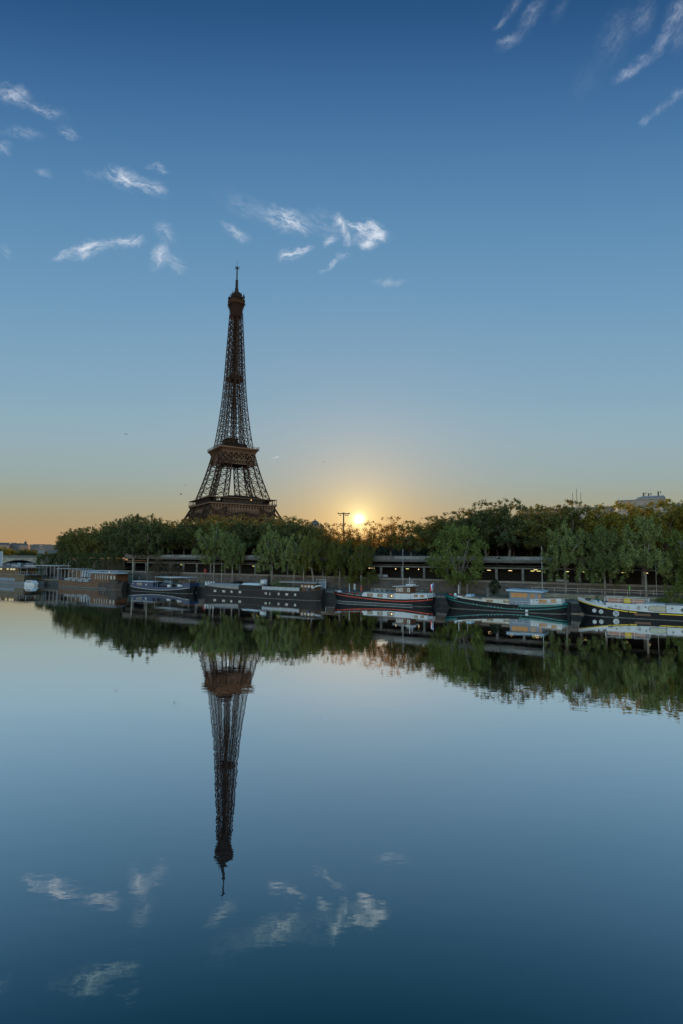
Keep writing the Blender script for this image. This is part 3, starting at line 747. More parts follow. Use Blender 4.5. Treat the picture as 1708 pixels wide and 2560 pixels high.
def plane_tree(seed, H=15.0, Rr=5.8, trunk=2.7, dens=1.0):
    rd = random.Random(seed); m = MB(); cl = []
    top = Vector((rd.uniform(-.4, .4), rd.uniform(-.4, .4), trunk))
    m.tube([(0, 0, -.3), (0.02, 0, trunk * .5), top], [.42, .34, .30], 7)
    nl = rd.randint(6, 8)
    for i in range(nl):
        a = 2 * math.pi * i / nl + rd.uniform(-.35, .35)
        out = rd.uniform(.45, .95) if i else .1
        e = top + Vector((math.cos(a) * Rr * out * .75, math.sin(a) * Rr * out * .75, (H - trunk) * (1.06 - out * .55) * .78))
        mid = top.lerp(e, .5) + Vector((0, 0, rd.uniform(.1, .7)))
        m.tube([top, mid, e], [.22, .14, .07], 5)
        for j in range(7):
            f = rd.uniform(.25, 1.0); b = (top.lerp(mid, f * 2) if f < .5 else mid.lerp(e, f * 2 - 1))
            a2 = rd.uniform(0, 6.28); r2 = rd.uniform(.6, 2.4)
            q = b + Vector((math.cos(a2) * r2, math.sin(a2) * r2, rd.uniform(-.7, 2.0)))
            m.tube([b, q], [.06, .025], 4)
            cl.append((q.x, q.y, q.z, rd.uniform(.7, 1.35)))
    # fill of the outer shell and lower skirts
    for i in range(58):
        a = rd.uniform(0, 6.28); ph = rd.uniform(-.55, .8)
        rr = Rr * math.sqrt(max(0, 1 - ph * ph * .8)) * rd.uniform(.45, 1.02)
        z = trunk + (H - trunk) * (.42 + .5 * ph) + rd.uniform(-.5, .5)
        cl.append((math.cos(a) * rr, math.sin(a) * rr, max(trunk - .5, z), rd.uniform(.6, 1.45)))
    for i in range(24):   # spiky top sprays
        a = rd.uniform(0, 6.28); rr = Rr * rd.uniform(0, .8)
        cl.append((math.cos(a) * rr, math.sin(a) * rr, H * (1.0 - .13 * (rr / Rr) ** 2) + rd.uniform(-1.0, .5), rd.uniform(.3, .6)))
    return m, cl

def poplar_tree(seed, H=17, Rr=5.0, trunk=4.0, fork=False, lean=0.0, drop=0.0):
    """lower quay trees: upright feathery shoots over a broad crown"""
    rd = random.Random(seed); m = MB(); cl = []
    top = Vector((lean, 0, trunk))
    m.tube([(0, 0, -.3), (lean * .4, 0, trunk * .5), top], [.30, .24, .21], 7)
    nl = 9
    for i in range(nl):
        a = 2 * math.pi * i / nl + rd.uniform(-.3, .3); out = rd.uniform(.35, .9) if i else .08
        e = top + Vector((math.cos(a) * Rr * out, math.sin(a) * Rr * out, (H - trunk) * (1.02 - out * .45) * .86))
        mid = top.lerp(e, .45) + Vector((0, 0, rd.uniform(.3, 1.0)))
        m.tube([top, mid, e], [.15, .10, .05], 5)
        for j in range(9):
            f = rd.uniform(.12, 1.0); b = (top.lerp(mid, f * 2) if f < .5 else mid.lerp(e, f * 2 - 1))
            a2 = rd.uniform(0, 6.28); r2 = rd.uniform(.5, 1.9)
            q = b + Vector((math.cos(a2) * r2, math.sin(a2) * r2, rd.uniform(.1, 2.2)))
            m.tube([b, q], [.045, .02], 4)
            for h in (0, .55, 1.05):
                cl.append((q.x + rd.uniform(-.2, .2), q.y + rd.uniform(-.2, .2), q.z + h, rd.uniform(.42, .75) * (1.1 - h * .35)))
    for i in range(70):
        a = rd.uniform(0, 6.28); ph = rd.uniform(-.7, .8)
        rr = Rr * math.sqrt(max(0, 1 - ph * ph)) * rd.uniform(.5, 1.02)
        z = trunk + (H - trunk) * (.40 + .46 * ph) - drop * rd.random() * (rr / Rr)
        r = rd.uniform(.5, .85)
        cl.append((math.cos(a) * rr, math.sin(a) * rr, max(trunk * .55, z), r)); cl.append((math.cos(a) * rr, math.sin(a) * rr, max(trunk * .55, z) + .8, r * .7))
    return m, cl

def round_willow(seed, H=17.2, Rr=7.2, low=2.6):
    rd = random.Random(seed); m = MB(); cl = []
    top = Vector((0.3, 0, 3.2)); m.tube([(0, 0, -.3), (.1, 0, 1.6), top], [.38, .32, .28], 7)
    for i in range(10):
        a = 2 * math.pi * i / 10; e = top + Vector((math.cos(a) * Rr * .62, math.sin(a) * Rr * .62, rd.uniform(4, 11)))
        m.tube([top, top.lerp(e, .5) + Vector((0, 0, 1.2)), e], [.2, .12, .05], 5)
    zc, rz = (H + low) / 2, (H - low) / 2
    for i in range(330):
        a = rd.uniform(0, 6.28); cz = rd.uniform(-1, 1); rr = rd.uniform(.62, 1.0) if rd.random() < .8 else rd.uniform(.1, .6)
        wid = Rr * math.sqrt(max(0, 1 - (cz * .93) ** 2)) * (1.0 if cz < .2 else 1.02 - .18 * cz)
        k = 1 + .12 * math.sin(3 * a + 2 * cz) + rd.uniform(-.05, .09)
        cl.append((math.cos(a) * wid * rr * k, math.sin(a) * wid * rr * k, zc + rz * cz * (1 if cz > 0 else .95) + rd.uniform(-.5, .5), rd.uniform(.5, 1.0)))
    return m, cl

def make_tree(name, gen, n_per, leaf, lmat, bark, loc, label, group=None, seed=1, elong=1.0, rz=0., sc=(1, 1, 1), cat='tree'):
    m, cl = gen
    t = thing(name, loc, rz, label, cat, group); t.scale = sc
    m.build('trunk', bark, t, smooth=True)
    link('crown', leaf_mesh('crown', cl, n_per, leaf, lmat, seed, elong), t)
    return t

# skyline of the tree tops in the photograph: (pixel x, pixel y of top)
TOPS = [(100, 1342), (120, 1337), (150, 1337), (168, 1332), (190, 1318), (215, 1316), (250, 1310), (270, 1302), (295, 1296), (340, 1284), (385, 1286), (415, 1304), (450, 1302), (475, 1296),
        (520, 1290), (560, 1288), (600, 1287), (640, 1291), (690, 1290), (730, 1283), (765, 1299), (790, 1306), (815, 1302), (845, 1305), (865, 1303), (886, 1314), (905, 1315), (925, 1294), (955, 1282), (985, 1293),
        (1010, 1301), (1040, 1296), (1065, 1289), (1100, 1278), (1140, 1270), (1190, 1263), (1235, 1250), (1275, 1253), (1320, 1262), (1360, 1258), (1400, 1250), (1440, 1256), (1475, 1272),
        (1510, 1262), (1560, 1254), (1600, 1252), (1650, 1246), (1700, 1244), (1760, 1243), (1900, 1240)]
def px_of(p):
    v = Vector((p.x, p.y, p.z - EYE)); c, s_ = math.cos(PITCH), math.sin(PITCH)
    cz = c * v.y + s_ * v.z; u = -s_ * v.y + c * v.z
    a, b = v.x / cz * F_PX, u / cz * F_PX
    return 854 + a * math.cos(ROLL) + b * math.sin(ROLL), 1280 - (-a * math.sin(ROLL) + b * math.cos(ROLL))
def tree_top(p, ground):
    x = px_of(Vector((p.x, p.y, 22)))[0]
    return z_of(x, itp(TOPS, max(100, min(1900, x))), p.y) - ground

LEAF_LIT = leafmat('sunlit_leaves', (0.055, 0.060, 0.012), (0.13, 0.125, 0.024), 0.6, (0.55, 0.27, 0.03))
protos = []
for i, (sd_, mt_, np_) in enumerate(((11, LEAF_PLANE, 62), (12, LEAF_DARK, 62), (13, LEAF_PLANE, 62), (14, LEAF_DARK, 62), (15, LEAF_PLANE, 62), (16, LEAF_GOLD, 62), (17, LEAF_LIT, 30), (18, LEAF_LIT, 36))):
    protos.append(make_tree('plane_tree', plane_tree(sd_), np_, 0.46, mt_, BARK, (0, 0, 0), 'x', 'plane trees along the upper street', sd_))
rt = random.Random(77)
FRONT = [  # label for each tree of the first row from the left of the picture to the right
]
used = [False] * len(protos)
def put_plane(p, ground, k, label, hf=1.0, wf=None):
    H = max(7.0, tree_top(p, ground)) * hf
    sc = H / 15.2; w_ = wf or (0.55 * sc + 0.45) * rt.uniform(.95, 1.12)
    loc = (p.x, p.y, ground)
    rz = rt.uniform(0, 6.28)
    if not used[k]:
        used[k] = True; o = protos[k]; o.location = loc; o.rotation_euler = (0, 0, rz); o.scale = (w_, w_, sc); o['label'] = label
    else: o = dup(protos[k], loc, rz, label, (w_, w_, sc))
    return o
ANCH = [(140, 'at the far left end of the tree row beyond the hedge'), (180, 'just right of the round leftmost tree'), (215, 'above the brown wooden houseboat, open topped'), (255, 'above the brown wooden houseboat\'s wheelhouse'), (300, 'above the left end of the gallery'),
        (345, 'behind the tall quay tree with two trunks'), (400, 'just right of the two-trunked quay tree'), (440, 'under the tower\'s left platform corner'), (480, 'left of the large willow below the tower'), (520, 'behind the large quay willow, below the tower'),
        (560, 'directly below the middle of the tower'), (610, 'below the right half of the tower\'s wide platform'), (650, 'just right of the tower\'s foot'), (690, 'behind the willow clump right of the tower'), (735, 'standing taller with an open crown right of the tower'), (775, 'left of the floodlight mast, low topped'),
        (815, 'just left of the floodlight mast'), (850, 'beneath the floodlight mast'), (895, 'whose top lets the sun disc through'), (950, 'with a rounded crown right of the sun'), (1000, 'in the dip right of the sun\'s dark rounded tree'), (1045, 'halfway between the sun and the round willow'),
        (1095, 'behind the left edge of the round willow'), (1140, 'directly behind the round willow'), (1190, 'behind the right edge of the round willow'), (1235, 'above the topiary bush, tall and open topped'), (1285, 'above the green graffiti strip'), (1335, 'left of the three thin antennas, broad and dark'),
        (1385, 'just under the left of the three thin antennas'), (1430, 'under the three thin antennas'), (1480, 'with sun-gilded leaves left of the apartment block'), (1530, 'below the apartment block\'s left corner'), (1580, 'below the apartment block\'s roof railing'), (1630, 'below the apartment block\'s chimneys'), (1690, 'below the apartment block at the right edge'), (1760, 'at the right edge of the picture')]
def anchor(x):
    best = min(ANCH, key=lambda a: abs(a[0] - x)); return best
takenA = {}
KIND = {0: 'green plane tree ', 1: 'dark plane tree ', 2: 'green plane tree ', 3: 'dark plane tree ', 4: 'green plane tree ', 5: 'sun-gilded plane tree ', 6: 'thin backlit plane tree ', 7: 'backlit plane tree '}
def label_for(x, row, k):
    a = anchor(x); base = {1: 'front row ', 2: 'second row ', 3: 'rear row '}[row] + KIND[k].strip() + ' '
    key = (row, a[0]); n = takenA.get(key, 0); takenA[key] = n + 1
    lab = base + a[1]
    if n == 1: lab = base + 'of a pair ' + a[1]
    return lab
# rows along the straight bank: positions (s, t)
def row(s0, s1, step, t, row_no, hf):
    s = s0
    while s < s1:
        p = B(s + rt.uniform(-1.2, 1.2), t + rt.uniform(-1.2, 1.2))
        x = px_of(Vector((p.x, p.y, 20)))[0]
        if x < 1800 and x > 60:
            k = rt.choice([0, 1, 2, 3, 4])
            if 1455 < x < 1500 and row_no == 1: k = 5
            if x > 1500 and row_no == 1 and rt.random() < .6: k = 5
            if x > 1500 and row_no > 1 and rt.random() < .55: k = 5
            if 805 < x < 1010 and row_no == 1: k = rt.choice([6, 7])
            if not (815 < x < 1050 and row_no > 1): put_plane(p, UZ, k, label_for(x, row_no, k), hf * rt.uniform(.93, 1.04))
        s += step * rt.uniform(.88, 1.12)
row(-103, 78, 7.0, 33.5, 1, 1.0)
row(-150, 82, 7.4, 42.0, 2, 0.93)
row(-140, 88, 9.0, 53.0, 3, 0.90)
for (s, t, k) in ((-109, 27, 1), (-117, 25, 3), (-125, 26, 0), (-133, 25, 2), (-141, 26, 4), (-150, 28, 1), (-158, 32, 0)):
    p = B(s, t); x = px_of(Vector((p.x, p.y, 20)))[0]
    put_plane(p, UZ - 3.5, k, label_for(x, 1, k), .97)
for i, p in enumerate((Vector((-134, 285, 0)), Vector((-158, 330, 0)), Vector((-186, 385, 0)), Vector((-215, 440, 0)), Vector((-160, 300, 0)))):
    if i == 4: continue
    x = px_of(Vector((p.x, p.y, 20)))[0]
    put_plane(p, UZ - 3, i, 'far plane tree past the hedge end, ' + ['nearest along the bank bend', 'second along the bank bend', 'third along the bank bend', 'farthest, next to the bridge pillar'][i], .93)
for k, u in enumerate(used):
    if not u:
        for c in list(protos[k].children): bpy.data.objects.remove(c)
        bpy.data.objects.remove(protos[k])

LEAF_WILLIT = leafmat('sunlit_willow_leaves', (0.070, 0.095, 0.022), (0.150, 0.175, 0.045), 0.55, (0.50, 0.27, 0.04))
# ---- lower quay trees
def quay_pt(x, t): return B(s_of(x, t), t)
def q_tree(name, x, t, top_y, wid_px, gen_kind, label, lmat, seed, n_per=34, leaf=.34, trunk_z=None, lean=0, drop=0, base=QZ, bark=BARKP, crownlow=None):
    p = quay_pt(x, t); H = z_of(x, top_y, p.y) - base; Rr = wid_px / 2 * p.y / F_PX
    g = gen_kind(seed, H - .6, Rr, trunk_z or 4.2, lean=lean, drop=drop) if gen_kind is poplar_tree else gen_kind(seed, H - .4, Rr)
    return make_tree(name, g, n_per, leaf, lmat, bark, (p.x, p.y, base), label, 'trees on the lower quay', seed, 1.25 if gen_kind is poplar_tree else 1.2)
q_tree('quay_tree', 335, 17, 1290, 108, poplar_tree, 'tall dark green quay tree, left one of the close pair above the blue barge', LEAF_DARK, 31, 52, .40, 8.5, drop=3)
q_tree('quay_tree', 372, 17, 1284, 105, poplar_tree, 'tall dark green quay tree, right one of the close pair above the blue barge', LEAF_DARK, 32, 52, .40, 8.8, drop=3)
q_tree('quay_tree', 537, 17, 1297, 112, poplar_tree, 'large grey green willow with a single trunk on the quay below the tower', LEAF_WILLOW, 33, 50, .36, 7.0, drop=4)
q_tree('quay_tree', 583, 16, 1330, 62, poplar_tree, 'smaller willow leaning against the right side of the large one below the tower', LEAF_WILLOW, 34, 38, .34, 5.5, drop=3)
q_tree('quay_tree', 682, 17, 1320, 98, poplar_tree, 'broad grey green willow on the quay right of the tower', LEAF_WILLOW, 35, 46, .35, 6.0, drop=5)
q_tree('quay_tree', 736, 16.5, 1344, 70, poplar_tree, 'narrow willow filling the gap right of the broad willow, above the black barge', LEAF_WILLOW, 36, 40, .34, 5.0, drop=4)
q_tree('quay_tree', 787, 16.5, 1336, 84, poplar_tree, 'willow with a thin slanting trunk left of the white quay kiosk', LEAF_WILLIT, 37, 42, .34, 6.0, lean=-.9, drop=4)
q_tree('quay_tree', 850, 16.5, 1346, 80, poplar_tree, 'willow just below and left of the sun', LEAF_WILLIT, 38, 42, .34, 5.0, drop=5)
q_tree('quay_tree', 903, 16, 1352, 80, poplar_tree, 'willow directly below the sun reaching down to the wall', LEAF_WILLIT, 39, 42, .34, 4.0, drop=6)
q_tree('round_willow', 1146, 15, 1310, 148, round_willow, 'big round bright green willow hanging to the wall behind the teal striped barge bow', LEAF_ROUND, 40, 46, .34)
q_tree('quay_tree', 1411, 16, 1304, 112, poplar_tree, 'tall pointed pale willow on a thin trunk right of the tall pole', LEAF_WILLOW, 41, 48, .30, 6.2, drop=5)
q_tree('quay_tree', 1508, 15, 1308, 96, poplar_tree, 'pale willow with a bare stem and leaf tuft between the two right-hand barges', LEAF_WILLOW, 42, 44, .30, 5.6, drop=5)
q_tree('quay_tree', 1610, 13.2, 1290, 150, poplar_tree, 'pale willow with a forked trunk above the yellow striped barge', LEAF_WILLOW, 43, 56, .30, 6.0, drop=3)
q_tree('quay_tree', 1712, 13.2, 1300, 100, poplar_tree, 'green willow cut by the right edge of the picture', LEAF_ROUND, 44, 50, .30, 4.0, drop=7)
# fork limbs of the forked tree are part of its generator; topiary bush
p = quay_pt(1235, 12)
tb = thing('topiary_bush', (p.x, p.y, QZ), 0, 'round dark clipped bush on a short stem standing behind the teal striped barge', 'bush')
MB().tube([(0, 0, 0), (0, 0, 1.0)], [.12, .1], 6).build('stem', BARK, tb)
rd = random.Random(3); cl = []
for i in range(60):
    a, c_ = rd.uniform(0, 6.28), rd.uniform(-1, 1); q = math.sqrt(1 - c_ * c_)
    cl.append((1.05 * q * math.cos(a) * (1 - .16 * c_), 1.05 * q * math.sin(a) * (1 - .16 * c_), 2.3 + 1.45 * c_, .42))
cl.append((0, 0, 2.3, 1.05))
link('foliage', leaf_mesh('foliage', cl, 70, .16, LEAF_TOP, 5), tb)

# ---- hedge / ivy on the left bank
h = thing('ivy_wall', B(0, 19.0), BANK_RZ, 'dark ivy covered wall with flat trimmed top at the left end of the quay', 'hedge')
MB().box(-150.5, -104.2, .3, .55, QZ - .1, UZ - .6).build('wall_core', STONE, h)
rd = random.Random(9); cl = []
for i in range(620):
    s = rd.uniform(-150.5, -104.5); z = rd.uniform(QZ + .3, UZ + .9); cl.append((s, rd.uniform(-.5, .2) - .5 * (rd.random() < .25), z, rd.uniform(.45, .95)))
for i in range(260):
    cl.append((rd.uniform(-150.5, -104.5), rd.uniform(-.2, 2.2), UZ + .7 + rd.uniform(-.3, .3), rd.uniform(.4, .7)))
link('ivy_leaves', leaf_mesh('ivy_leaves', cl, 36, .42, LEAF_IVY, 6), h)
h2 = thing('ivy_bank', Vector((0, 0, 0)), 0, 'dark overgrown bank wall curving away toward the stone bridge pillar', 'hedge')
cl = []; bp = [B(-150, 19), B(-158, 20)] + [q + Vector((9, 4, 0)) for q in bend[:4]]
for a, b in zip(bp, bp[1:]):
    n_ = int((b - a).length * 4.2)
    for i in range(n_):
        q = a.lerp(b, rd.random()); cl.append((q.x + rd.uniform(-1.2, .3), q.y + rd.uniform(-.6, .3), rd.uniform(QZ + .2, UZ + .6), rd.uniform(.6, 1.1)))
m = MB(); strip_mesh(m, bp, bp, QZ - .1, UZ - .2); m.build('wall_core', STONE, h2)
link('ivy_leaves', leaf_mesh('ivy_leaves', cl, 26, .6, LEAF_IVY, 7), h2)
def shrub(name, loc, r, hgt, label, lmat, seed, n=26, leaf=.26, group=None):
    t = thing(name, loc, 0, label, 'shrub', group); rd = random.Random(seed); cl = []
    m = MB()
    for i in range(7):
        a = rd.uniform(0, 6.28); m.tube([(0, 0, -.1), (math.cos(a) * r * .6, math.sin(a) * r * .6, hgt * rd.uniform(.6, .9))], [.05, .02], 4)
    m.build('stems', BARK, t)
    for i in range(n):
        a = rd.uniform(0, 6.28); q = r * math.sqrt(rd.random()); cl.append((math.cos(a) * q, math.sin(a) * q, hgt * rd.uniform(.15, 1.0) * (1.05 - .4 * (q / r) ** 2), r * rd.uniform(.22, .38)))
    link('foliage', leaf_mesh('foliage', cl, 40, leaf, lmat, seed), t); return t
for x, t, tp_y, wpx, lab, lm in ((270, 17.5, 1392, 34, 'brownish shrub left of the gallery end, in front of the ivy wall', LEAF_BROWN), (298, 17, 1384, 44, 'larger brownish shrub at the left end of the gallery', LEAF_BROWN), (395, 17, 1400, 46, 'brown leaved shrub on the quay right of the paired tall trees', LEAF_BROWN), (432, 17.2, 1398, 52, 'brown leaved shrub before the gallery columns above the blue barge', LEAF_BROWN)):
    p = quay_pt(x, t); hh = z_of(x, tp_y, p.y) - QZ
    shrub('shrub', (p.x, p.y, QZ), wpx / 2 * p.y / F_PX, hh, lab, lm, x, 46, .34, 'shrubs on the quay')
for x, t, hh, r, lab in ((1560, 13.4, 1.0, .8, 'small green shrub by the ramp wall left of the forked tree'), (1648, 13.3, 1.3, 1.1, 'low green shrub right of the forked tree'), (1668, 15.2, 2.6, 1.3, 'ivy clump hanging over the ramp wall at the right'), (1695, 13.0, 1.5, 1.1, 'leafy shrub by the ramp wall at the right edge')):
    p = quay_pt(x, t); shrub('shrub', (p.x, p.y, QZ), r, hh, lab, LEAF_ROUND, x, 24, .2, 'shrubs on the quay')
# grass verge along the wall foot
rg = np.random.default_rng(4); vs_, fs_ = [], []
m = MB()
for i in range(5200):
    s = rg.uniform(-98, 95); t = 18.9 - abs(rg.normal()) * .7
    if s > 41 and t > 14.1: t = 14.1 - abs(rg.normal()) * .5
    q = B(s, t, QZ); hh = rg.uniform(.06, .28); a = rg.uniform(0, 6.28)
    m.add([(q.x - .05 * math.cos(a), q.y - .05 * math.sin(a), QZ), (q.x + .05 * math.cos(a), q.y + .05 * math.sin(a), QZ), (q.x + rg.normal() * .08, q.y + rg.normal() * .08, QZ + hh)], [(0, 1, 2)])
g = m.build('verge_grass', leafmat('grass_blades', (.04, .07, .02), (.09, .13, .04), .2)); g['kind'] = 'stuff'
# ================================================================== BOATS
BLUEP = mat('navy_paint', (0.010, 0.027, 0.068), 0.4, 0.3, 0.7)
BROWNW = mat('varnished_wood', (0.085, 0.036, 0.016), 0.45, 0.4, 1.2, stretch=(0.3, 1, 2.5))
BROWND = mat('dark_brown_paint', (0.032, 0.020, 0.015), 0.55, 0.35, 0.7)
BARGEB = mat('brown_black_paint', (0.020, 0.016, 0.0145), 0.6, 0.35, 0.6, spec=0.2)
TAN = mat('weathered_plywood_roof', (0.22, 0.155, 0.10), 0.8, 0.25, 0.6)
TEAL = mat('teal_paint', (0.008, 0.12, 0.115), 0.4, 0.25, 0.8)
REDP = mat('red_paint', (0.42, 0.045, 0.022), 0.45, 0.25, 0.8)
YEL = mat('yellow_paint', (0.62, 0.42, 0.015), 0.45, 0.2, 0.8)
ORNG = mat('orange_curtain_wood', (0.42, 0.20, 0.07), 0.7, 0.2, 1.2)
SLATE = mat('slate_grey_paint', (0.15, 0.175, 0.21), 0.6, 0.15, 0.5)
SKYB = mat('pale_blue_roof_paint', (0.26, 0.36, 0.45), 0.5, 0.12, 0.6)
DIRTYW = mat('rust_streaked_white', (0.43, 0.43, 0.415), 0.55, 0.12, 0.6, stretch=(1, 1, 0.15), col2=(0.40, 0.36, 0.30))
DECKG = mat('grey_deck_paint', (0.22, 0.215, 0.21), 0.75, 0.2, 0.6)
WATERL = mat('algae_waterline', (0.10, 0.10, 0.085), 0.9, 0.4, 1.0)
CANVAS = mat('pale_canvas', (0.31, 0.32, 0.33), 0.85, 0.12, 0.8)
GLASSD = glassmat('dark_window', (0.02, 0.025, 0.028))
GLASSP = glassmat('pale_window', (0.28, 0.30, 0.29), 0.15)  # pale pane colour, no emission
GLASSB = glassmat('blue_window', (0.06, 0.085, 0.10))
GLASST = glassmat('teal_window', (0.12, 0.19, 0.19))
TERRA = mat('terracotta', (0.35, 0.13, 0.07), 0.9)
FLOWR = leafmat('red_flowers', (0.25, 0.02, 0.03), (0.35, 0.05, 0.06), 0.1); FLOWG = leafmat('deck_plants', (0.05, 0.09, 0.02), (0.14, 0.20, 0.04), 0.3)

class Hull:
    def __init__(s, L, W, mid, left, right, lb=.22, rb=.16, rakeL=1.6, rakeR=.9, cl=.55, cr=.4, tip=(.04, .10)):
        s.L, s.W, s.mid, s.left, s.right, s.lb, s.rb, s.rakeL, s.rakeR, s.cl, s.cr, s.tip = L, W, mid, left, right, lb, rb, rakeL, rakeR, cl, cr, tip
    def sheer(s, x):
        u = x / s.L; z = s.mid
        if u < s.cl: z += (s.left - s.mid) * ((s.cl - u) / s.cl) ** 2.0
        if u > 1 - s.cr: z += (s.right - s.mid) * ((u - 1 + s.cr) / s.cr) ** 2.0
        return z
    def half(s, x, v):
        u = x / s.L; w = 1.0
        if u < s.lb: q = u / s.lb; w = min(w, s.tip[0] + (1 - s.tip[0]) * (1 - (1 - q) ** 2.4) ** (.75 + .35 * (1 - v)))
        if u > 1 - s.rb: q = (1 - u) / s.rb; w = min(w, s.tip[1] + (1 - s.tip[1]) * (1 - (1 - q) ** 2.4) ** (.75 + .5 * (1 - v)))
        return s.W / 2 * w
    def pt(s, x, z, side=-1, off=0.0):
        sh = s.sheer(x); v = max(0, min(1, (z + .5) / (sh + .5))); u = x / s.L
        xx = x
        if u < s.lb: xx += s.rakeL * (1 - v) ** 1.2 * (1 - u / s.lb) ** 1.5
        if u > 1 - s.rb: xx -= s.rakeR * (1 - v) ** 1.2 * (1 - (1 - u) / s.rb) ** 1.5
        return (xx, side * (s.half(x, v) + off), z)
    def xs(s, n=40): return [s.L * (i / n) for i in range(n + 1)]
    def build(s, m, nz=7):
        xs = s.xs(); n = len(xs)
        rows = []
        for x in xs:
            sh = s.sheer(x); zs = [-.5 + (sh + .5) * j / nz for j in range(nz + 1)]
            rows.append([s.pt(x, z, -1) for z in zs] + [s.pt(x, z, 1) for z in reversed(zs)])
        k = len(rows[0]); fs = []
        for i in range(n - 1):
            for j in range(k - 1): fs.append((i * k + j, (i + 1) * k + j, (i + 1) * k + j + 1, i * k + j + 1))
        fs.append(tuple(range(k))); fs.append(tuple((n - 1) * k + j for j in range(k))[::-1])
        return m.add([p for r in rows for p in r], fs)
    def strip(s, m, z0, z1, off, x0=0, x1=None, n=40, thick=.05):
        """band along the hull between heights z0(x), z1(x)"""
        x1 = s.L if x1 is None else x1
        f0 = z0 if callable(z0) else (lambda x: z0); f1 = z1 if callable(z1) else (lambda x: z1)
        for side in (-1, 1):
            vs = []
            for i in range(n + 1):
                x = x0 + (x1 - x0) * i / n
                vs += [s.pt(x, f0(x), side, off), s.pt(x, f1(x), side, off), s.pt(x, f1(x), side, -thick), s.pt(x, f0(x), side, -thick)]
            fs = []
            for i in range(n):
                for j in range(4): a, b = i * 4 + j, i * 4 + (j + 1) % 4; fs.append((a, b, b + 4, a + 4))
            fs += [(0, 1, 2, 3), (n * 4 + 3, n * 4 + 2, n * 4 + 1, n * 4)]
            m.add(vs, fs)
        return m
def boat(name, s0, L, W, label, tmid=None):
    return thing(name, B(s0, W / 2 if tmid is None else tmid, 0), BANK_RZ, label, 'boat', 'boats moored along the quay')
def win(par, x, z, w, h, y, fm, pm, name='window', fr=.09, depth=.05, side=-1):
    """framed window in the plane y facing the water"""
    m = MB(); y0, y1 = (y - depth, y - .002) if side < 0 else (y + .002, y + depth)
    m.box(x - w / 2, x + w / 2, y0, y1, z - h / 2, z - h / 2 + fr); m.box(x - w / 2, x + w / 2, y0, y1, z + h / 2 - fr, z + h / 2)
    m.box(x - w / 2, x - w / 2 + fr, y0, y1, z - h / 2 + fr + .001, z + h / 2 - fr - .001); m.box(x + w / 2 - fr, x + w / 2, y0, y1, z - h / 2 + fr + .001, z + h / 2 - fr - .001)
    o = m.build(name, fm, par)
    d2 = depth * .4
    MB().box(x - w / 2 + fr + .001, x + w / 2 - fr - .001, y - d2 if side < 0 else y + .003, y - .003 if side < 0 else y + d2, z - h / 2 + fr + .001, z + h / 2 - fr - .001).build('pane', pm, o)
    return o
def hullwin(par, H, x, z, w, h, fm, pm): return win(par, x, z, w, h, H.pt(x, z)[1], fm, pm)
def porthole(par, x, z, r, y, fm, pm):
    m = MB(); m.lathe([(r, -.08), (r * 1.0, 0), (r * .72, 0), (r * .72, -.08)], 18, (x, y, z), 'y'); o = m.build('porthole', fm, par)
    MB().lathe([(r * .71, -.05), (r * .71, -.004)], 18, (x, y, z), 'y').build('pane', pm, o); return o
def rail(par, pts, hgt, mtl, name='deck_rail', every=1.2, t=.05):
    m = MB(); pts = [Vector(p) for p in pts]
    for a, b in zip(pts, pts[1:]):
        n = max(1, int((b - a).length / every)); up_ = Vector((0, 0, hgt))
        for i in range(n + 1): q = a.lerp(b, i / n); m.bar(q, q + up_, t)
        m.bar(a + up_, b + up_, t); m.bar(a + up_ * .5, b + up_ * .5, t * .8)
    return m.build(name, mtl, par)
def mast(par, x, y, z0, z1, r, mtl, name='mast'): return MB().tube([(x, y, z0), (x, y, z1)], [r, r * .6], 6).build(name, mtl, par)
def plants(par, spots, lm, seed, name='plants', leaf=.16, n=40):
    return link(name, leaf_mesh(name, spots, n, leaf, lm, seed), par)
def waterline(H, par): H.strip(MB(), -.05, .10, .012).build('waterline_band', WATERL, par)
def on_bank(x, y, t):   # local helper: boat heights
    p = quay_pt(x, t); return z_of(x, y, p.y)

# ---------------------------------------------------------------- black barge
H = Hull(40, 5.05, 2.0, 2.75, 2.75, .10, .10, .7, .9, .4, .35, (.30, .25))
b = boat('black_barge', -46.4, 40, 5.05, 'long brown-black barge with small square windows and a thin canopy at its right end')
H.build(MB()).build('hull', BARGEB, b, smooth=False); waterline(H, b)
H.strip(MB(), lambda x: H.sheer(x) - .16, lambda x: H.sheer(x) + .02, .05).build('rubbing_strake', BROWND, b)
for px_, w in ((541, .95), (563, 1.1), (582, .75), (603, .9), (667, .75), (677, .42), (699, .6), (719, .85), (740, .62)):
    x = s_of(px_, 0) + 46.4; hullwin(b, H, x, 1.28 if w > .5 else 1.2, w * 1.15, .72, GREYD, GLASSP)
m = MB(); m.box(2.5, 13.6, -2.0, 2.0, 1.9, 2.85); m.frustum((2.3, 13.8, -2.15, 2.15, 2.85), (2.6, 13.4, -1.4, 1.4, 3.25)); m.build('deckhouse', DECKG, b)
m = MB(); m.box(13.9, 21.9, -2.1, 2.1, 1.7, 3.2); m.build('wheelhouse_base', BARGEB, b)
MB().frustum((14.6, 20.6, -2.0, 2.0, 3.2), (15.0, 20.2, -1.5, 1.5, 3.65)).build('hatch_cover', WHITE, b)
m = MB(); m.box(20.3, 21.5, -.9, .3, 3.66, 4.5); m.frustum((20.2, 21.6, -1.0, .4, 4.5), (20.6, 21.4, -.6, .2, 4.7)); m.build('white_cowl', WHITE, b)
MB().tube([(21.9, .6, 3.2), (21.9, .6, 5.8)], [.35, .3], 8).build('funnel', BLACKP, b)
m = MB()
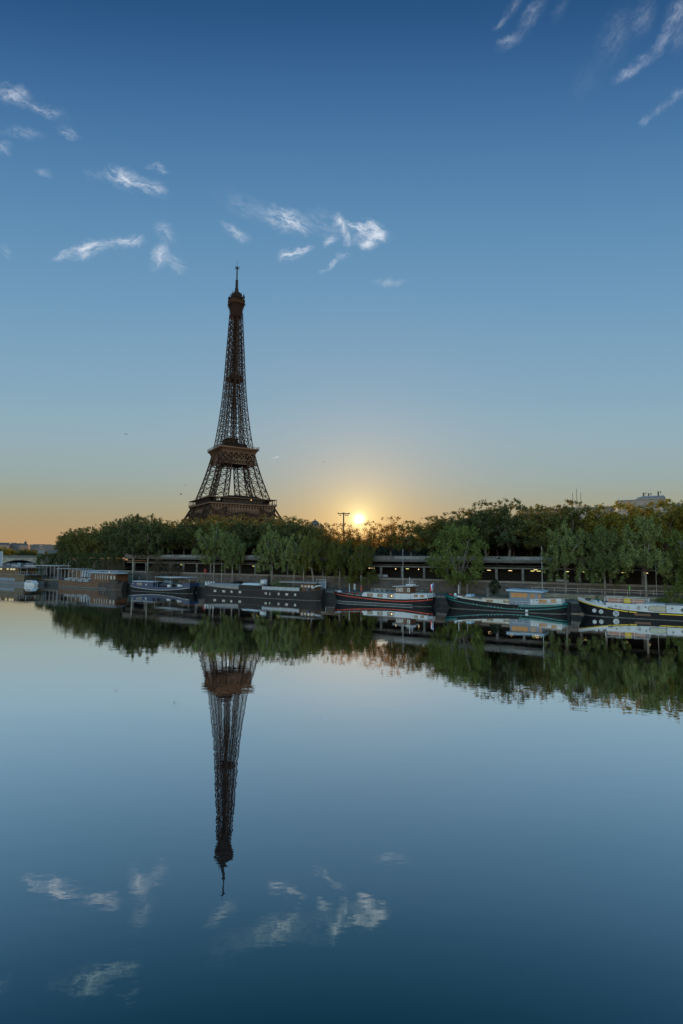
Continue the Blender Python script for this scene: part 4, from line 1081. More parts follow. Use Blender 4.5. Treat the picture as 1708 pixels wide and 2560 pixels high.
for k in range(9): m.box(22.1 + k * 1.33, 22.1 + k * 1.33 + 1.25, -2.42, -2.36, 2.2, 3.1)
m.build('rail_panels', CANVAS, b)
m = MB(); m.bar((22, -2.45, 3.12), (34.2, -2.45, 3.12), .06); m.bar((22, 2.4, 3.12), (34.2, 2.4, 3.12), .06)
for k in range(10): m.bar((22 + k * 1.34, 2.4, 2), (22 + k * 1.34, 2.4, 3.1), .05)
m.build('deck_rail', IRON, b)
m = MB(); m.box(27.6, 38.6, -2.2, 2.2, 4.3, 4.42); m.box(27.5, 38.7, -2.3, -2.2, 4.22, 4.46); m.build('canopy', DECKG, b)
m = MB()
for x in (28, 31.5, 35, 38.3):
    for y in (-2, 2): m.bar((x, y, 2.0), (x, y, 4.3), .07)
m.build('canopy_posts', GREYD, b)
m = MB(); m.box(33.8, 37.9, -1.6, 1.6, 1.9, 4.0); cab = m.build('aft_cabin', BROWNW, b)
for k in range(4): win(cab, 34.35 + k * 1.0, 3.45, .8, .75, -1.6, BROWNW, GLASSP)
plants(b, [(23.8 + .35 * i, random.Random(i).uniform(-1.2, 1.2), 3.2 + 1.1 * math.sin(i * .9) ** 2, .75) for i in range(18)], FLOWG, 51, 'deck_shrubs', .22, 70)
m = MB()
for k, x in enumerate((.9, 1.7, 2.5, 3.3)): m.box(x, x + .5, -1.7 + .2 * k, -.9 + .2 * k, 2.6, 3.25); m.ball((x + .3, -1.6 + .2 * k, 3.5), .25, 8, 5)
m.build('bow_winches', WHITE, b)
m = MB(); m.tube([(37.6, -2.2, 3.0), (38.7, -1.4, 3.6), (39.4, -.6, 3.7)], [.22, .22, .2], 8); m.build('rolled_tarp', CANVAS, b)
MB().lathe([(.3, 2.3), (.34, 2.7), (.3, 3.1)], 10, (36.6, -2.2, 0)).build('blue_drum', BLUEP, b)
mast(b, 10.6, 0, 2.8, 5.9, .08, IRON)

# ---------------------------------------------------------------- blue barge
H = Hull(29, 4.6, 1.5, 2.4, 2.5, .14, .12, 1.0, .7, .5, .45, (.18, .22))
b = boat('blue_barge', -78.2, 29, 4.6, 'navy blue barge with black lower hull, white stripe and a flat white awning')
H.build(MB()).build('hull', BLACKP, b); waterline(H, b)
H.strip(MB(), lambda x: H.sheer(x) - .75 + .25 * abs(x - 14) / 14, lambda x: H.sheer(x) + .28, .03, .3, 28.4).build('blue_bulwark', BLUEP, b)
H.strip(MB(), lambda x: H.sheer(x) - .80 + .25 * abs(x - 14) / 14, lambda x: H.sheer(x) - .69 + .25 * abs(x - 14) / 14, .06, .3, 28.4).build('white_stripe', WHITE, b)
MB().frustum((2.2, 12.5, -1.9, 1.9, 1.5), (2.6, 12.2, -1.75, 1.75, 3.25)).build('forward_cabin', BLUEP, b)
MB().box(2.4, 12.6, -1.9, 1.9, 3.252, 3.42).build('cabin_roof', WHITE, b)
win(b, 6.0, 2.4, 2.2, .62, -1.86, WHITE, glassmat('brown_window', (.10, .05, .03)))
for x in (2.9, 9.3): porthole(b, x, 2.3, .33, -1.9, WHITE, GLASSD)
m = MB(); m.ball((15.6, 0, 2.3), (2.4, 1.1, .75), 12, 7); m.build('covered_tender', mat('dark_tarp', (.03, .035, .045), .7), b)
m = MB(); m.box(18.3, 19.6, -1.5, -.6, 1.6, 2.6); m.box(22.9, 24, -1.6, -.8, 1.8, 2.8); m.ball((24.6, -1.5, 2.2), .5); m.build('deck_lockers', WHITE, b)
MB().lathe([(.5, 1.6), (.55, 2.5), (.4, 2.7)], 10, (20.7, -1.2, 0)).build('deck_drum', BLACKP, b)
m = MB(); m.box(25.2, 28.4, -1.75, 1.75, 1.9, 3.4); m.build('aft_cabin', BLUEP, b)
m = MB(); m.box(23.8, 27.8, -1.2, .8, 3.42, 3.9); m.bar((24, -1.2, 2), (24, -1.2, 3.9), .08); m.build('wooden_bench', BROWNW, b)
m = MB(); m.prism_y([(12.8, 5.0), (20, 4.75), (28.3, 5.15), (28.3, 5.2), (20, 5.25), (12.8, 5.08)], -1.9, 1.9); m.build('awning', CANVAS, b)
m = MB()
for x in (13.2, 20, 28):
    for y in (-1.7, 1.7): m.bar((x, y, 1.6), (x, y, 4.9), .06)
m.build('awning_posts', STEEL, b)
plants(b, [(23.2, -1.0, 3.1, .35), (26.2, -1.6, 3.75, .3), (27.4, -1.5, 3.7, .3), (4, 0, 3.5, .25)], FLOWG, 52, 'deck_plants', .15)
mast(b, 14.2, -1.8, 1.5, 3.6, .04, WHITE, 'jack_staff')

b.scale.x = .955; b.scale.z = .9
# ---------------------------------------------------------------- brown wooden houseboat
H = Hull(36, 5.6, 2.3, 2.9, 3.0, .10, .12, .8, .8, .5, .4, (.25, .3))
b = boat('wooden_houseboat', -115.5, 36, 5.6, 'brown wooden houseboat with a varnished cabin, white roof and small square windows')
H.build(MB()).build('hull', BROWND, b); waterline(H, b)
H.strip(MB(), lambda x: .62, lambda x: H.sheer(x) - .05, .03, .5, 26).build('wood_planking', BROWNW, b)
H.strip(MB(), .28, .5, .16, 0.1, 30).build('fender_rail', GREY, b)
for x in (4.1, 5.2, 6.4, 8.2, 9.9, 13.0, 14.8): hullwin(b, H, x, 1.65, .62, .78, BROWND, GLASSD)
for x in (17.6, 22.6): hullwin(b, H, x, 1.55, 1.6, .8, BROWND, GLASSD)
for x in (25.7, 28.6): hullwin(b, H, x, 1.35, .8, .8, BROWND, GLASSD)
m = MB(); m.box(20.8, 34.4, -2.3, 2.3, 2.3, 5.6); cab = m.build('cabin', BROWNW, b)
for k in range(6): win(cab, 23.2 + k * 1.35, 4.3, .62, 1.9, -2.3, BROWND, GLASSP)
for x in (31.8, 33.5): win(cab, x, 4.2, 1.0, 1.6, -2.3, BROWND, GLASSP)
m = MB(); m.frustum((20.0, 34.0, -2.7, 2.7, 5.62), (20.4, 33.6, -2.3, 2.3, 5.95)); m.build('cabin_roof', CANVAS, b)
m = MB(); m.box(33.2, 36.0, -2.75, 2.75, 5.3, 5.6); m.build('aft_roof', BROWND, b)
m = MB(); m.box(31, 35.6, -2.6, -2.3, 2.4, 3.6); m.build('bulwark', BROWND, b)
m = MB(); m.prism_y([(9, 5.9), (13.6, 6.25), (19.2, 5.95), (19.2, 6.02), (13.6, 6.34), (9, 5.97)], -2.3, 2.3); m.build('awning', CANVAS, b)
m = MB()
for x in (9.4, 13.6, 18.8):
    for y in (-2.1, 2.1): m.bar((x, y, 2.3), (x, y, 5.95), .07)
m.build('awning_posts', GREYD, b)
m = MB()
for x, w in ((4.2, 3.2), (8.6, 2.0), (12.4, 2.5), (15.6, 2.8)): m.box(x, x + w, -1.8, -.6, 2.35, 3.3); m.box(x + .1, x + w - .1, -.55, -.3, 2.4, 3.55)
m.build('deck_seats', CANVAS, b)
rail(b, [(2, -2.6, 2.55), (19.8, -2.6, 2.35)], .95, GREYD)
m = MB(); m.lathe([(.35, 3.0), (.4, 3.4), (.3, 3.7)], 10, (34.8, -2.4, 0)); m.lathe([(.4, 2.6), (.45, 3.2)], 10, (35.3, -1.2, 0)); m.build('barrels', BLACKP, b)
mast(b, 19.6, -2.4, 2.3, 6.2, .05, STEEL, 'pole')

b.scale.x = .925; b.scale.z = .9
# ---------------------------------------------------------------- glass restaurant boat
b = boat('glass_restaurant_boat', -172, 43, 7.5, 'large two storey glass sided restaurant boat at the left edge with a thin flat roof', 3.0)
H = Hull(43, 7.5, 1.35, 1.35, 1.35, .05, .08, .1, .6, .4, .4, (.9, .45))
H.build(MB()).build('hull', GREY, b); waterline(H, b)
MULL = GREY
m = MB(); m.box(.5, 38.5, -3.3, 3.3, 1.36, 4.1); lo_ = m.build('lower_saloon', glassmat('green_glass', (0.05, 0.055, 0.04), 0.04), b)
m = MB()
for k in range(18): m.box(.6 + k * 2.22, .7 + k * 2.22, -3.36, -3.302, 1.37, 4.08)
m.box(.5, 38.5, -3.37, -3.303, 2.7, 2.82); m.build('lower_mullions', MULL, b)
m = MB(); m.box(19.8, 32.6, -3.42, -3.304, 1.5, 2.65); m.box(.5, 8.5, -3.42, -3.304, 1.5, 2.65); m.build('grey_side_panels', SLATE, b)
m = MB(); m.box(0, 41.5, -3.6, 3.6, 4.102, 4.4); m.build('upper_deck', GREY, b)
m = MB(); m.box(.5, 34.5, -3.2, 3.2, 4.402, 6.9); m.build('upper_saloon', glassmat('amber_glass', (0.045, 0.035, 0.02), 0.04), b)
m = MB()
for k in range(18): m.box(.6 + k * 2.0, .7 + k * 2.0, -3.27, -3.202, 4.41, 6.88)
m.build('upper_mullions', MULL, b)
m = MB(); m.box(-.5, 40.5, -3.9, 3.9, 6.902, 7.15); m.build('roof', GREYD, b)
rail(b, [(34.6, -3.4, 4.42), (41.3, -3.4, 4.42), (41.3, 3.4, 4.42)], 1.1, STEEL)
m = MB()
for x in (36, 40): m.bar((x, -3.3, 4.42), (x, -3.3, 6.9), .1); m.bar((x, 3.3, 4.42), (x, 3.3, 6.9), .1)
m.build('roof_posts', STEEL, b)
m = MB()
LITW = litmat('glass_reflection_glow', (1.0, .85, .5), 0.45)  # glow put in to imitate yellowish reflections on the upper glass
for x in (22, 26.5, 29, 30.8): m.box(x, x + 1.3, -3.262, -3.21, 6.1, 6.75)
m.build('glass_reflection_panels', LITW, b)
b.scale.z = .87
# tender
b = boat('white_tender', -130.5, 6.5, 2.5, 'small rounded white motor launch at the bow of the glass restaurant boat', -1.4)
H = Hull(6.5, 2.5, .8, .9, .8, .3, .2, .4, .3, .4, .3, (.3, .5)); H.build(MB()).build('hull', WHITE, b)
m = MB(); m.frustum((.9, 6.0, -1.1, 1.1, .8), (1.5, 5.0, -.8, .8, 1.85)); m.build('cabin', WHITE, b)
m = MB(); m.box(1.6, 4.9, -1.02, -.93, 1.2, 1.6); m.build('window', GLASSB, b)

# ---------------------------------------------------------------- red striped white barge
H = Hull(26.6, 4.6, 1.55, 3.0, 2.45, .20, .14, 1.3, 1.0, .8, .42, (.05, .16))
s0 = -3.5
b = boat('red_striped_barge', s0, 26.6, 4.6, 'white and black barge with a curved red stripe and a brown wooden wheelhouse')
H.build(MB()).build('hull', BLACKP, b); waterline(H, b)
H.strip(MB(), lambda x: H.sheer(x) - .62, lambda x: H.sheer(x) - .40, .035, .25, 26.3).build('red_stripe', REDP, b)
H.strip(MB(), .30, .42, .02, .3, 22).build('white_boot_stripe', CANVAS, b)
m = MB(); m.prism_y([(8.6, 1.5), (9.4, 3.1), (17.2, 3.0), (17.2, 1.5)], -1.95, 1.95); cab = m.build('forward_cabin', WHITE, b)
MB().box(9.5, 17.2, -2.0, 2.0, 3.1, 3.2).build('cabin_roof', DECKG, b)
for px_ in (925, 950, 975): win(cab, s_of(px_, .3) - s0, 2.42, 1.35, .85, -1.95, BROWNW, GLASSB, fr=.15)
MB().ball((s_of(979, .3) - s0, -2.0, 2.45), .12, 8, 6).build('cabin_lamp', litmat('cabin_lamp', (1, .6, .2), 5), b)
m = MB(); m.box(17.3, 21.3, -1.8, 1.8, 1.5, 3.2); m.build('wheelhouse_base', WHITE, b)
m = MB(); m.box(17.5, 21.1, -1.6, 1.6, 3.202, 4.9); wh = m.build('wheelhouse', BROWNW, b)
for x in (18.1, 19.0): win(wh, x, 4.2, .8, .95, -1.6, WHITE, GLASSB)
win(wh, 20.75, 4.2, .7, 1.0, -1.6, WHITE, GLASSB)
MB().box(19.5, 20.3, -1.68, -1.602, 3.25, 4.8).build('door', REDP if False else BROWNW, wh)
m = MB(); m.prism_y([(16.9, 4.95), (21.7, 5.2), (21.7, 5.34), (16.9, 5.08)], -2.0, 2.0); m.build('wheelhouse_roof', WHITE, b)
m = MB(); m.prism_y([(21.35, 1.5), (21.35, 3.3), (25.1, 3.35), (25.4, 1.8)], -1.7, 1.7); aft = m.build('aft_cabin', WHITE, b)
for x in (22.6, 24.1): win(aft, x, 2.75, .85, .75, -1.7, TAN, GLASSD, fr=.1)
porthole(aft, 21.9, 2.7, .16, -1.72, WHITE, GLASSD)
m = MB(); m.bar((20.3, 0, 5.3), (20.3, 0, 7.6), .09); m.bar((20.9, 0, 5.3), (20.9, 0, 7.0), .07); m.box(19.7, 21.5, -.8, .8, 5.36, 5.7); m.bar((19.6, 0, 6.2), (21.4, 0, 6.2), .06); m.build('radar_mast', WHITE, b)
rail(b, [(24.6, -1.9, 2.4), (26.2, -.5, 2.5), (26.2, .5, 2.5)], 1.0, WHITE, every=.5)
rail(b, [(1.0, -1.0, 2.7), (4.2, -2.1, 2.1), (8.5, -2.25, 1.6)], .55, WHITE, every=.8)
m = MB(); m.lathe([(.5, 2.4), (.6, 2.9), (.2, 3.2)], 8, (1.6, 0, 0)); m.box(2.6, 8.2, -1.3, 1.3, 1.7, 2.2); m.build('foredeck_hatch', WHITE, b)
m = MB(); pots = [(3.6, -1.5), (4.9, -1.7), (6.2, -1.8), (7.5, -1.8), (4.2, -.4), (5.6, -.3), (7.0, -.5)]
for i, (x, y) in enumerate(pots): m.lathe([(.18, 2.05 - .05 * i * .3), (.26, 2.45)], 8, (x, y, 0))
m.build('flower_pots', TERRA, b)
plants(b, [(x, y, 2.7, .36) for x, y in pots] + [(2 + .4 * i, -.6 - .15 * i, 2.75, .22) for i in range(4)], FLOWR, 61, 'red_flowers', .12)
plants(b, [(x + .3, y + .3, 2.75, .38) for x, y in pots] + [(10 + .5 * i, -1.2, 3.35, .25) for i in range(4)], FLOWG, 62, 'pot_leaves', .12)
mast(b, 4.4, 0, 2.2, 5.3, .07, WHITE)
b.scale.z = .84
fl = thing('flag', B(s0 + 25.6, 2.3, 2.0), BANK_RZ, 'blue white and red flag hanging at the red striped barge\'s stern', 'flag')
m = MB(); m.bar((.2, 0, 0), (.45, 0, 3.3), .06); m.build('pole', WHITE, fl)
for i, (mt_, nm) in enumerate(((mat('flag_blue', (.03, .10, .38), .8), 'blue_band'), (mat('flag_white', (.62, .62, .62), .8), 'white_band'), (mat('flag_red', (.45, .03, .03), .8), 'red_band'))):
    m = MB(); n_ = 6; vs = []
    for k in range(n_ + 1):
        f = k / n_
        for e in (i / 3, (i + 1) / 3):
            for dy_ in (-.015, .015): vs.append((.42 - e * .75 * (1 - .3 * f) - .25 * f * e, .12 * math.sin(f * 5 + e * 6) + dy_, 3.2 - f * (1.0 + e * .7) - e * .55))
    fs = []
    for k in range(n_): a = k * 4; fs += [(a, a + 2, a + 6, a + 4), (a + 1, a + 5, a + 7, a + 3), (a, a + 4, a + 5, a + 1), (a + 2, a + 3, a + 7, a + 6)]
    m.add(vs, fs); m.build(nm, mt_, fl)

# ---------------------------------------------------------------- teal striped barge
s0 = 25.1; L = 25.8
H = Hull(L, 4.9, 1.35, 2.9, 2.15, .18, .14, 1.4, .5, .75, .4, (.05, .14))
b = boat('teal_striped_barge', s0, L, 4.9, 'black barge with teal stripes and a grey wheelhouse under a pale blue roof')
H.build(MB()).build('hull', BLACKP, b); waterline(H, b)
H.strip(MB(), lambda x: H.sheer(x) - .98 + .3 * abs(x / L - .5), lambda x: H.sheer(x) - .80 + .3 * abs(x / L - .5), .035, .15, L - .2).build('lower_teal_stripe', TEAL, b)
H.strip(MB(), lambda x: H.sheer(x) - .42, lambda x: H.sheer(x) + .03, .03, .05, 3.6).build('teal_bow_band', TEAL, b)
H.strip(MB(), lambda x: H.sheer(x) - .36, lambda x: H.sheer(x) + .02, .03, 16.6, L - .1).build('teal_stern_band', TEAL, b)
m = MB(); m.prism_y([(2.9, 1.8), (3.5, 2.75), (5.8, 2.5), (5.8, 1.8)], -1.6, 1.6); m.build('bow_house', WHITE, b)
m = MB(); m.box(3.6, 5.0, -1.4, .6, 2.76, 3.0); m.build('hatch', BROWNW, b)
m = MB(); m.prism_y([(5.0, 2.55), (6.6, 2.55), (6.3, 3.05), (5.4, 3.05)], -1.3, 1.0); m.build('skylight', SKYB, b)
H2 = lambda x: H.sheer(x)
m = MB(); m.prism_y([(4.6, 1.5), (4.6, 2.45), (8.9, 2.12), (8.9, 1.3)], -2.05, 2.05); m.build('white_coaming', DIRTYW, b)
m = MB(); m.prism_y([(4.7, 2.46), (4.7, 2.6), (8.9, 2.3), (8.9, 2.13)], -1.9, 1.9); m.build('plywood_roof', TAN, b)
m = MB(); m.box(8.95, 14.6, -2.05, 2.05, 1.2, 2.42); cab = m.build('mid_cabin', DIRTYW, b)
for px_ in (1217.5, 1226, 1259, 1268.5): win(cab, s_of(px_, .4) - s0, 1.95, .66, .48, -2.05, TAN, GLASSD, fr=.08)
MB().box(8.9, 14.6, -2.12, 2.12, 2.424, 2.58).build('cabin_roof', TAN, b)
m = MB(); m.prism_y([(14.65, 1.25), (14.65, 4.1), (18.6, 4.1), (18.6, 3.95), (20.9, 3.95), (20.9, 1.25)], -1.9, 1.9); wh = m.build('wheelhouse', SLATE, b)
for k in range(3): win(wh, 15.55 + k * 1.07, 3.35, 1.04, .85, -1.9, ORNG, ORNG, fr=.07)
win(wh, 19.2, 3.25, .95, .85, -1.9, ORNG, GLASSD, fr=.1)
win(wh, 20.6, 3.25, .4, .85, -1.9, ORNG, ORNG, fr=.07)
m = MB(); m.prism_y([(13.95, 4.28), (14.2, 4.12), (21.4, 4.0), (21.5, 4.15), (21.3, 4.32), (14.2, 4.5)], -2.3, 2.3); m.build('wheelhouse_roof', SKYB, b)
m = MB(); m.prism_y([(18.75, 1.5), (18.75, 2.62), (24.6, 3.05), (24.75, 1.9)], -1.95, 1.95); aft = m.build('aft_cabin', WHITE, b)
win(aft, 21.2, 2.3, 1.55, .72, -1.95, TAN, ORNG, fr=.07); win(aft, 23.2, 2.45, 1.0, .72, -1.95, TAN, ORNG, fr=.07)
m = MB()
for i in range(9): rr = random.Random(i); x = rr.uniform(19.2, 20.3); z = rr.uniform(1.9, 2.5); m.box(x, x + rr.uniform(.06, .2), -1.975, -1.952, z, z + rr.uniform(.05, .14))
m.build('graffiti_marks', BLACKP, b)
MB().prism_y([(21, 2.8), (24.9, 3.06), (24.9, 3.16), (21, 2.92)], -2.02, 2.02).build('aft_roof', TAN, b)
rail(b, [(14.8, -2.25, 1.42), (18.6, -2.25, 1.42)], .72, WHITE, every=1.25)
rail(b, [(19.2, -2.3, 1.55), (24.6, -2.1, 2.1)], .4, STEEL, every=.9)
rail(b, [(.8, -.6, 2.75), (3.2, -1.9, 2.2)], .5, IRON, every=.6)
m = MB(); m.lathe([(.35, 2.2), (.5, 2.6), (.4, 3.0)], 8, (1.4, 0, 0)); m.lathe([(.3, 2.2), (.35, 2.8)], 8, (2.2, -.5, 0)); m.build('anchor_winch', REDP, b)
m = MB(); m.lathe([(.35, 2.1), (.35, 2.9), (.15, 3.2)], 8, (2.75, -.8, 0)); m.build('bollard', WHITE, b)
mast(b, 3.2, 0, 2.6, 5.0, .09, WHITE); mast(b, 5.0, .4, 2.5, 5.2, .04, STEEL)
m = MB()
for x in (7.2, 8.0, 10.4, 11.0, 11.7, 12.4, 13.1, 15.6, 16.3, 17.0): p_ = H.pt(x, H.sheer(x) - .55); m.bar((p_[0], p_[1] - .03, p_[2]), (p_[0] + .14, p_[1] - .05, p_[2] - .3), .05)
m.build('rope_ends', CANVAS, b)
m = MB(); p_ = H.pt(18.2, .35); m.lathe([(.28, -.25), (.3, -.12), (.28, -.02)], 14, (p_[0], p_[1], p_[2]), 'y'); m.build('fender', WHITE, b)
MB().box(L - .45, L + .15, -.5, .5, -.4, 2.25).build('rudder', BLACKP, b)

# ---------------------------------------------------------------- yellow striped white barge
s0 = 52.4; L = 31
H = Hull(L, 4.9, 1.25, 3.0, 1.8, .20, .12, 1.5, .8, .42, .4, (.04, .3))
b = boat('yellow_striped_barge', s0, L, 4.9, 'white topped barge with a black hull, yellow stripe and round portholes at the right edge')
H.build(MB()).build('hull', BLACKP, b); waterline(H, b)
def ystr(x): return H.sheer(x) - .18
H.strip(MB(), lambda x: ystr(x) - .13, lambda x: ystr(x) + .03, .05, .05, 9.0).build('yellow_stripe', YEL, b)
for a, c in ((9.15, 10.4), (14.0, 18.2), (20.1, 24.5), (25.0, 30.5)):
    H.strip(MB(), lambda x: ystr(x) - .13, lambda x: ystr(x) + .03, .05, a, c, 8).build('yellow_stripe', YEL, b)
H.strip(MB(), lambda x: H.sheer(x) - .14, lambda x: H.sheer(x) + .3, .025, .1, 5.6).build('white_bow_band', WHITE, b)
m = MB(); m.prism_y([(5.2, 1.2), (5.3, 2.65), (11.2, 2.55), (15.0, 2.5), (15.0, 1.0)], -2.15, 2.15); c1 = m.build('forward_cabin', WHITE, b)
m = MB(); m.prism_y([(15.1, 1.0), (15.1, 2.62), (29.5, 2.6), (29.9, 1.0)], -2.15, 2.15); c2 = m.build('main_cabin', WHITE, b)
MB().box(10.4, 15.0, -2.2, 2.2, 2.56, 2.72).build('cabin_roof', WHITE, b); MB().box(15.15, 29.4, -2.2, 2.2, 2.622, 2.72).build('cabin_roof', DECKG, b)
MB().box(15.0, 15.1, -2.2, 2.2, 1.1, 2.8).build('bulkhead_strip', BROWNW, b)
sx = lambda px_: s_of(px_, .2) - s0
for px_, r, z in ((1522, .24, 1.95), (1547, .25, 1.95), (1565, .26, 1.95), (1590, .42, 1.93)): porthole(c1, sx(px_), z, r, -2.16, WHITE, GLASSD)
for px_, z in ((1534, 2.1), (1607, 2.15)): porthole(c1, sx(px_), z, .15, -2.16, GREY, GLASSD)
for px_, r, z in ((1673, .15, 2.1), (1699, .30, 1.9)): porthole(c2, sx(px_), z, r, -2.16, GREY, GLASSD)
cxo, wxo = sx(1636), 1.45
m = MB(); pl = [(cxo + wxo * (1 if abs(math.cos(a)) > 0 else 0) * (math.copysign(min(1, abs(math.cos(a)) ** .45), math.cos(a))), 1.92 + .5 * math.copysign(min(1, abs(math.sin(a)) ** .6), math.sin(a))) for a in [2 * math.pi * k / 28 for k in range(28)]]
m.prism_y(pl, -2.22, -2.153); o = m.build('oval_window', GREY, c2)
m = MB(); m.prism_y([(cxo + (x - cxo) * .93, 1.92 + (z - 1.92) * .85) for x, z in pl], -2.24, -2.221); m.build('pane', GLASST, o)
for px_, z, r in ((1480, 1.05, .36), (1497, .93, .38), (1534, .72, .52)):
    x = sx(px_); p_ = H.pt(x, z); porthole(b, x, z, r, p_[1] + .02, WHITE, GLASST)
m = MB(); x0 = sx(1579); p_ = H.pt(x0 + 1.2, .75); m.box(x0, x0 + 2.6, p_[1] - .04, p_[1] - .005, .55, .95); m.build('name_plate', BROWNW, b)
m = MB(); p_ = H.pt(19.2, .8); m.box(18.25, 20.0, p_[1] - .04, p_[1] - .005, .55, 1.0); m.build('side_hatch', GLASST, b)
rail(b, [(5.1, -2.1, 2.7), (12.3, -2.1, 2.6)], .9, WHITE, 'roof_rail', 1.9, .07); rail(b, [(5.1, 1.9, 2.7), (12.3, 1.9, 2.6), (12.3, -2.1, 2.6)], .9, WHITE, 'roof_rail', 1.9, .07)
m = MB(); m.box(5.5, 11.6, -1.1, -.7, 2.66, 3.45); m.build('roof_bench', mat('reddish_wood', (.36, .17, .11), .8, .25, 1.5, stretch=(.4, 1, 3)), b)
m = MB(); m.frustum((8.35, 9.35, -1.75, -1.25, 2.7), (8.3, 9.4, -1.85, -1.2, 3.5)); m.ball((8.85, -1.5, 3.5), (.5, .3, .16), 10, 5); m.build('yellow_box', YEL, b)
m = MB(); m.lathe([(.45, 2.4), (.55, 2.75), (.5, 3.1), (.3, 3.2)], 10, (1.9, -.2, 0)); m.bar((1.5, -.6, 2.9), (2.5, .2, 3.1), .12); m.build('windlass', IRON, b)
m = MB(); m.box(3.0, 4.9, -1.2, .6, 2.0, 2.55); m.lathe([(.22, 2.56), (.25, 2.9)], 8, (3.4, -.8, 0)); m.lathe([(.22, 2.56), (.22, 2.85)], 8, (4.2, -.7, 0)); m.build('foredeck_locker', WHITE, b)
rail(b, [(.9, -.4, 2.75), (3.0, -1.7, 2.3), (5.0, -2.1, 1.9)], .45, CANVAS, every=.7)

# ---- floating bits
d = thing('white_buoy', (quay_pt(490, 4).x, quay_pt(490, 4).y, 0), 0, 'white mooring buoy floating between the blue and the black barge', 'buoy')
MB().lathe([(.2, -.3), (.6, 0), (.65, .25), (.3, .55), (.12, .8)], 12).build('float', WHITE, d)
p = quay_pt(1428, 3); d = thing('floating_beam', (p.x, p.y, 0.02), BANK_RZ, 'weathered floating timber beam at the teal striped barge\'s stern', 'timber')
MB().box(-2.5, 4.0, -.15, .15, -.12, .14).build('beam', TAN, d); MB().box(1.4, 2.4, -.4, .4, .141, .3).build('cleat_block', GREY, d)
# mooring ropes between bows and the quay edge
def rope(s1, t1, z1, s2, label):
    a, c = B(s1, t1, z1), B(s2, 6.6, QZ + .3); m = MB(); pts = [a.lerp(c, k / 8) + Vector((0, 0, -.35 * math.sin(math.pi * k / 8))) for k in range(9)]
    m.tube(pts, [.035] * 9, 5); tag(m.build('mooring_rope', CANVAS), label, 'rope', 'mooring ropes')
rope(52.8, 2.4, 2.9, 51, 'mooring rope from the yellow striped barge\'s bow to the quay'); rope(25.7, 2.4, 2.7, 24.4, 'mooring rope from the teal striped barge\'s bow to the quay'); rope(-2.9, 2.4, 2.8, -4.4, 'mooring rope from the red striped barge\'s bow to the quay'); rope(-46, 2.4, 2.5, -47, 'mooring rope from the black barge\'s left end to the quay')
# ================================================================== QUAY OBJECTS
def at_quay(x, t, z=QZ): p = quay_pt(x, t); return Vector((p.x, p.y, z))
def pole(name, x, t, top_y, r, label, group='poles on the lower quay', base=QZ, arm=False, cat='pole'):
    p = at_quay(x, t, base); h = z_of(x, top_y, p.y) - base
    o = thing(name, p, BANK_RZ, label, cat, group)
    MB().tube([(0, 0, 0), (0, 0, h)], [r * .65, r * .4], 7).build('shaft', STEEL, o)
    MB().lathe([(r * 2.2, 0), (r * 2.2, .25), (r * 1.2, .5)], 8).build('base', IRON, o)
    if arm: m = MB(); m.bar((0, 0, h - .1), (.9, 0, h + .1), .07); m.box(.6, 1.2, -.12, .12, h, h + .14); m.build('lamp_head', GREY, o)
    return o
pole('quay_mast', 1353, 15.5, 1366, .13, 'tall pale grey pole rising from behind the teal striped barge\'s wheelhouse')
pole('quay_mast', 1007, 15.5, 1372, .10, 'tall thin grey pole behind the red striped barge, left of its wheelhouse')
pole('quay_mast', 556, 16.5, 1404, .10, 'short grey pole against the wall right of the large quay willow')
pole('quay_mast', 335, 14, 1398, .09, 'thin grey pole left of the paired quay trees')
pole('quay_mast', 760, 16, 1392, .09, 'thin pole before the gallery above the black barge canopy')
pole('quay_mast', 1636, 17, 1378, .08, 'thin dark pole right of the forked quay tree')
# street lamp among right willows
p = B(s_of(1606, 20), 20.2, UZ); o = thing('street_lamp', p, 0, 'old street lamp with a small pale lantern showing between willow branches above the forked tree', 'street lamp')
MB().tube([(0, 0, 0), (0, 0, 1.9)], [.09, .06], 7).build('post', IRON, o); MB().lathe([(.1, 1.9), (.26, 2.5), (.2, 2.6), (.03, 2.85)], 8).build('lantern', GLASSP, o)
# car
def car(loc, rz, label, paint):
    o = thing('parked_car', loc, rz, label, 'car')
    m = MB(); prof = [(-2.1, .35), (-2.15, .75), (-1.9, .95), (-1.25, 1.02), (-.65, 1.45), (.7, 1.48), (1.45, 1.0), (2.05, .85), (2.15, .5), (2.1, .35)]
    m.prism_y(prof, -.85, .85); bd = m.build('body', paint, o)
    m = MB(); m.prism_y([(-1.1, 1.03), (-.6, 1.39), (-.05, 1.41), (-.05, 1.03)], -.87, -.852); m.prism_y([(.05, 1.03), (.05, 1.41), (.62, 1.41), (1.2, 1.03)], -.87, -.852); m.build('window', GLASSD, o)
    for x in (-1.35, 1.35):
        for y in (-.82, .82):
            w_ = MB().lathe([(.33, -.11), (.33, .11)], 14, (x, y, .33), 'y').build('wheel', BLACKP, o)
            MB().lathe([(.2, -.125), (.2, .125)], 10, (x, y, .33), 'y').build('rim', STEEL, w_)
    for y in (-.6, .6):
        MB().box(2.12, 2.17, y - .2, y + .2, .62, .78).build('headlight', GLASSP, o); MB().box(-2.19, -2.14, y - .2, y + .2, .7, .86).build('taillight', REDP, o)
    return o
car(at_quay(597, 13.5), BANK_RZ, 'black car parked along the wall behind the black barge', BLACKP)
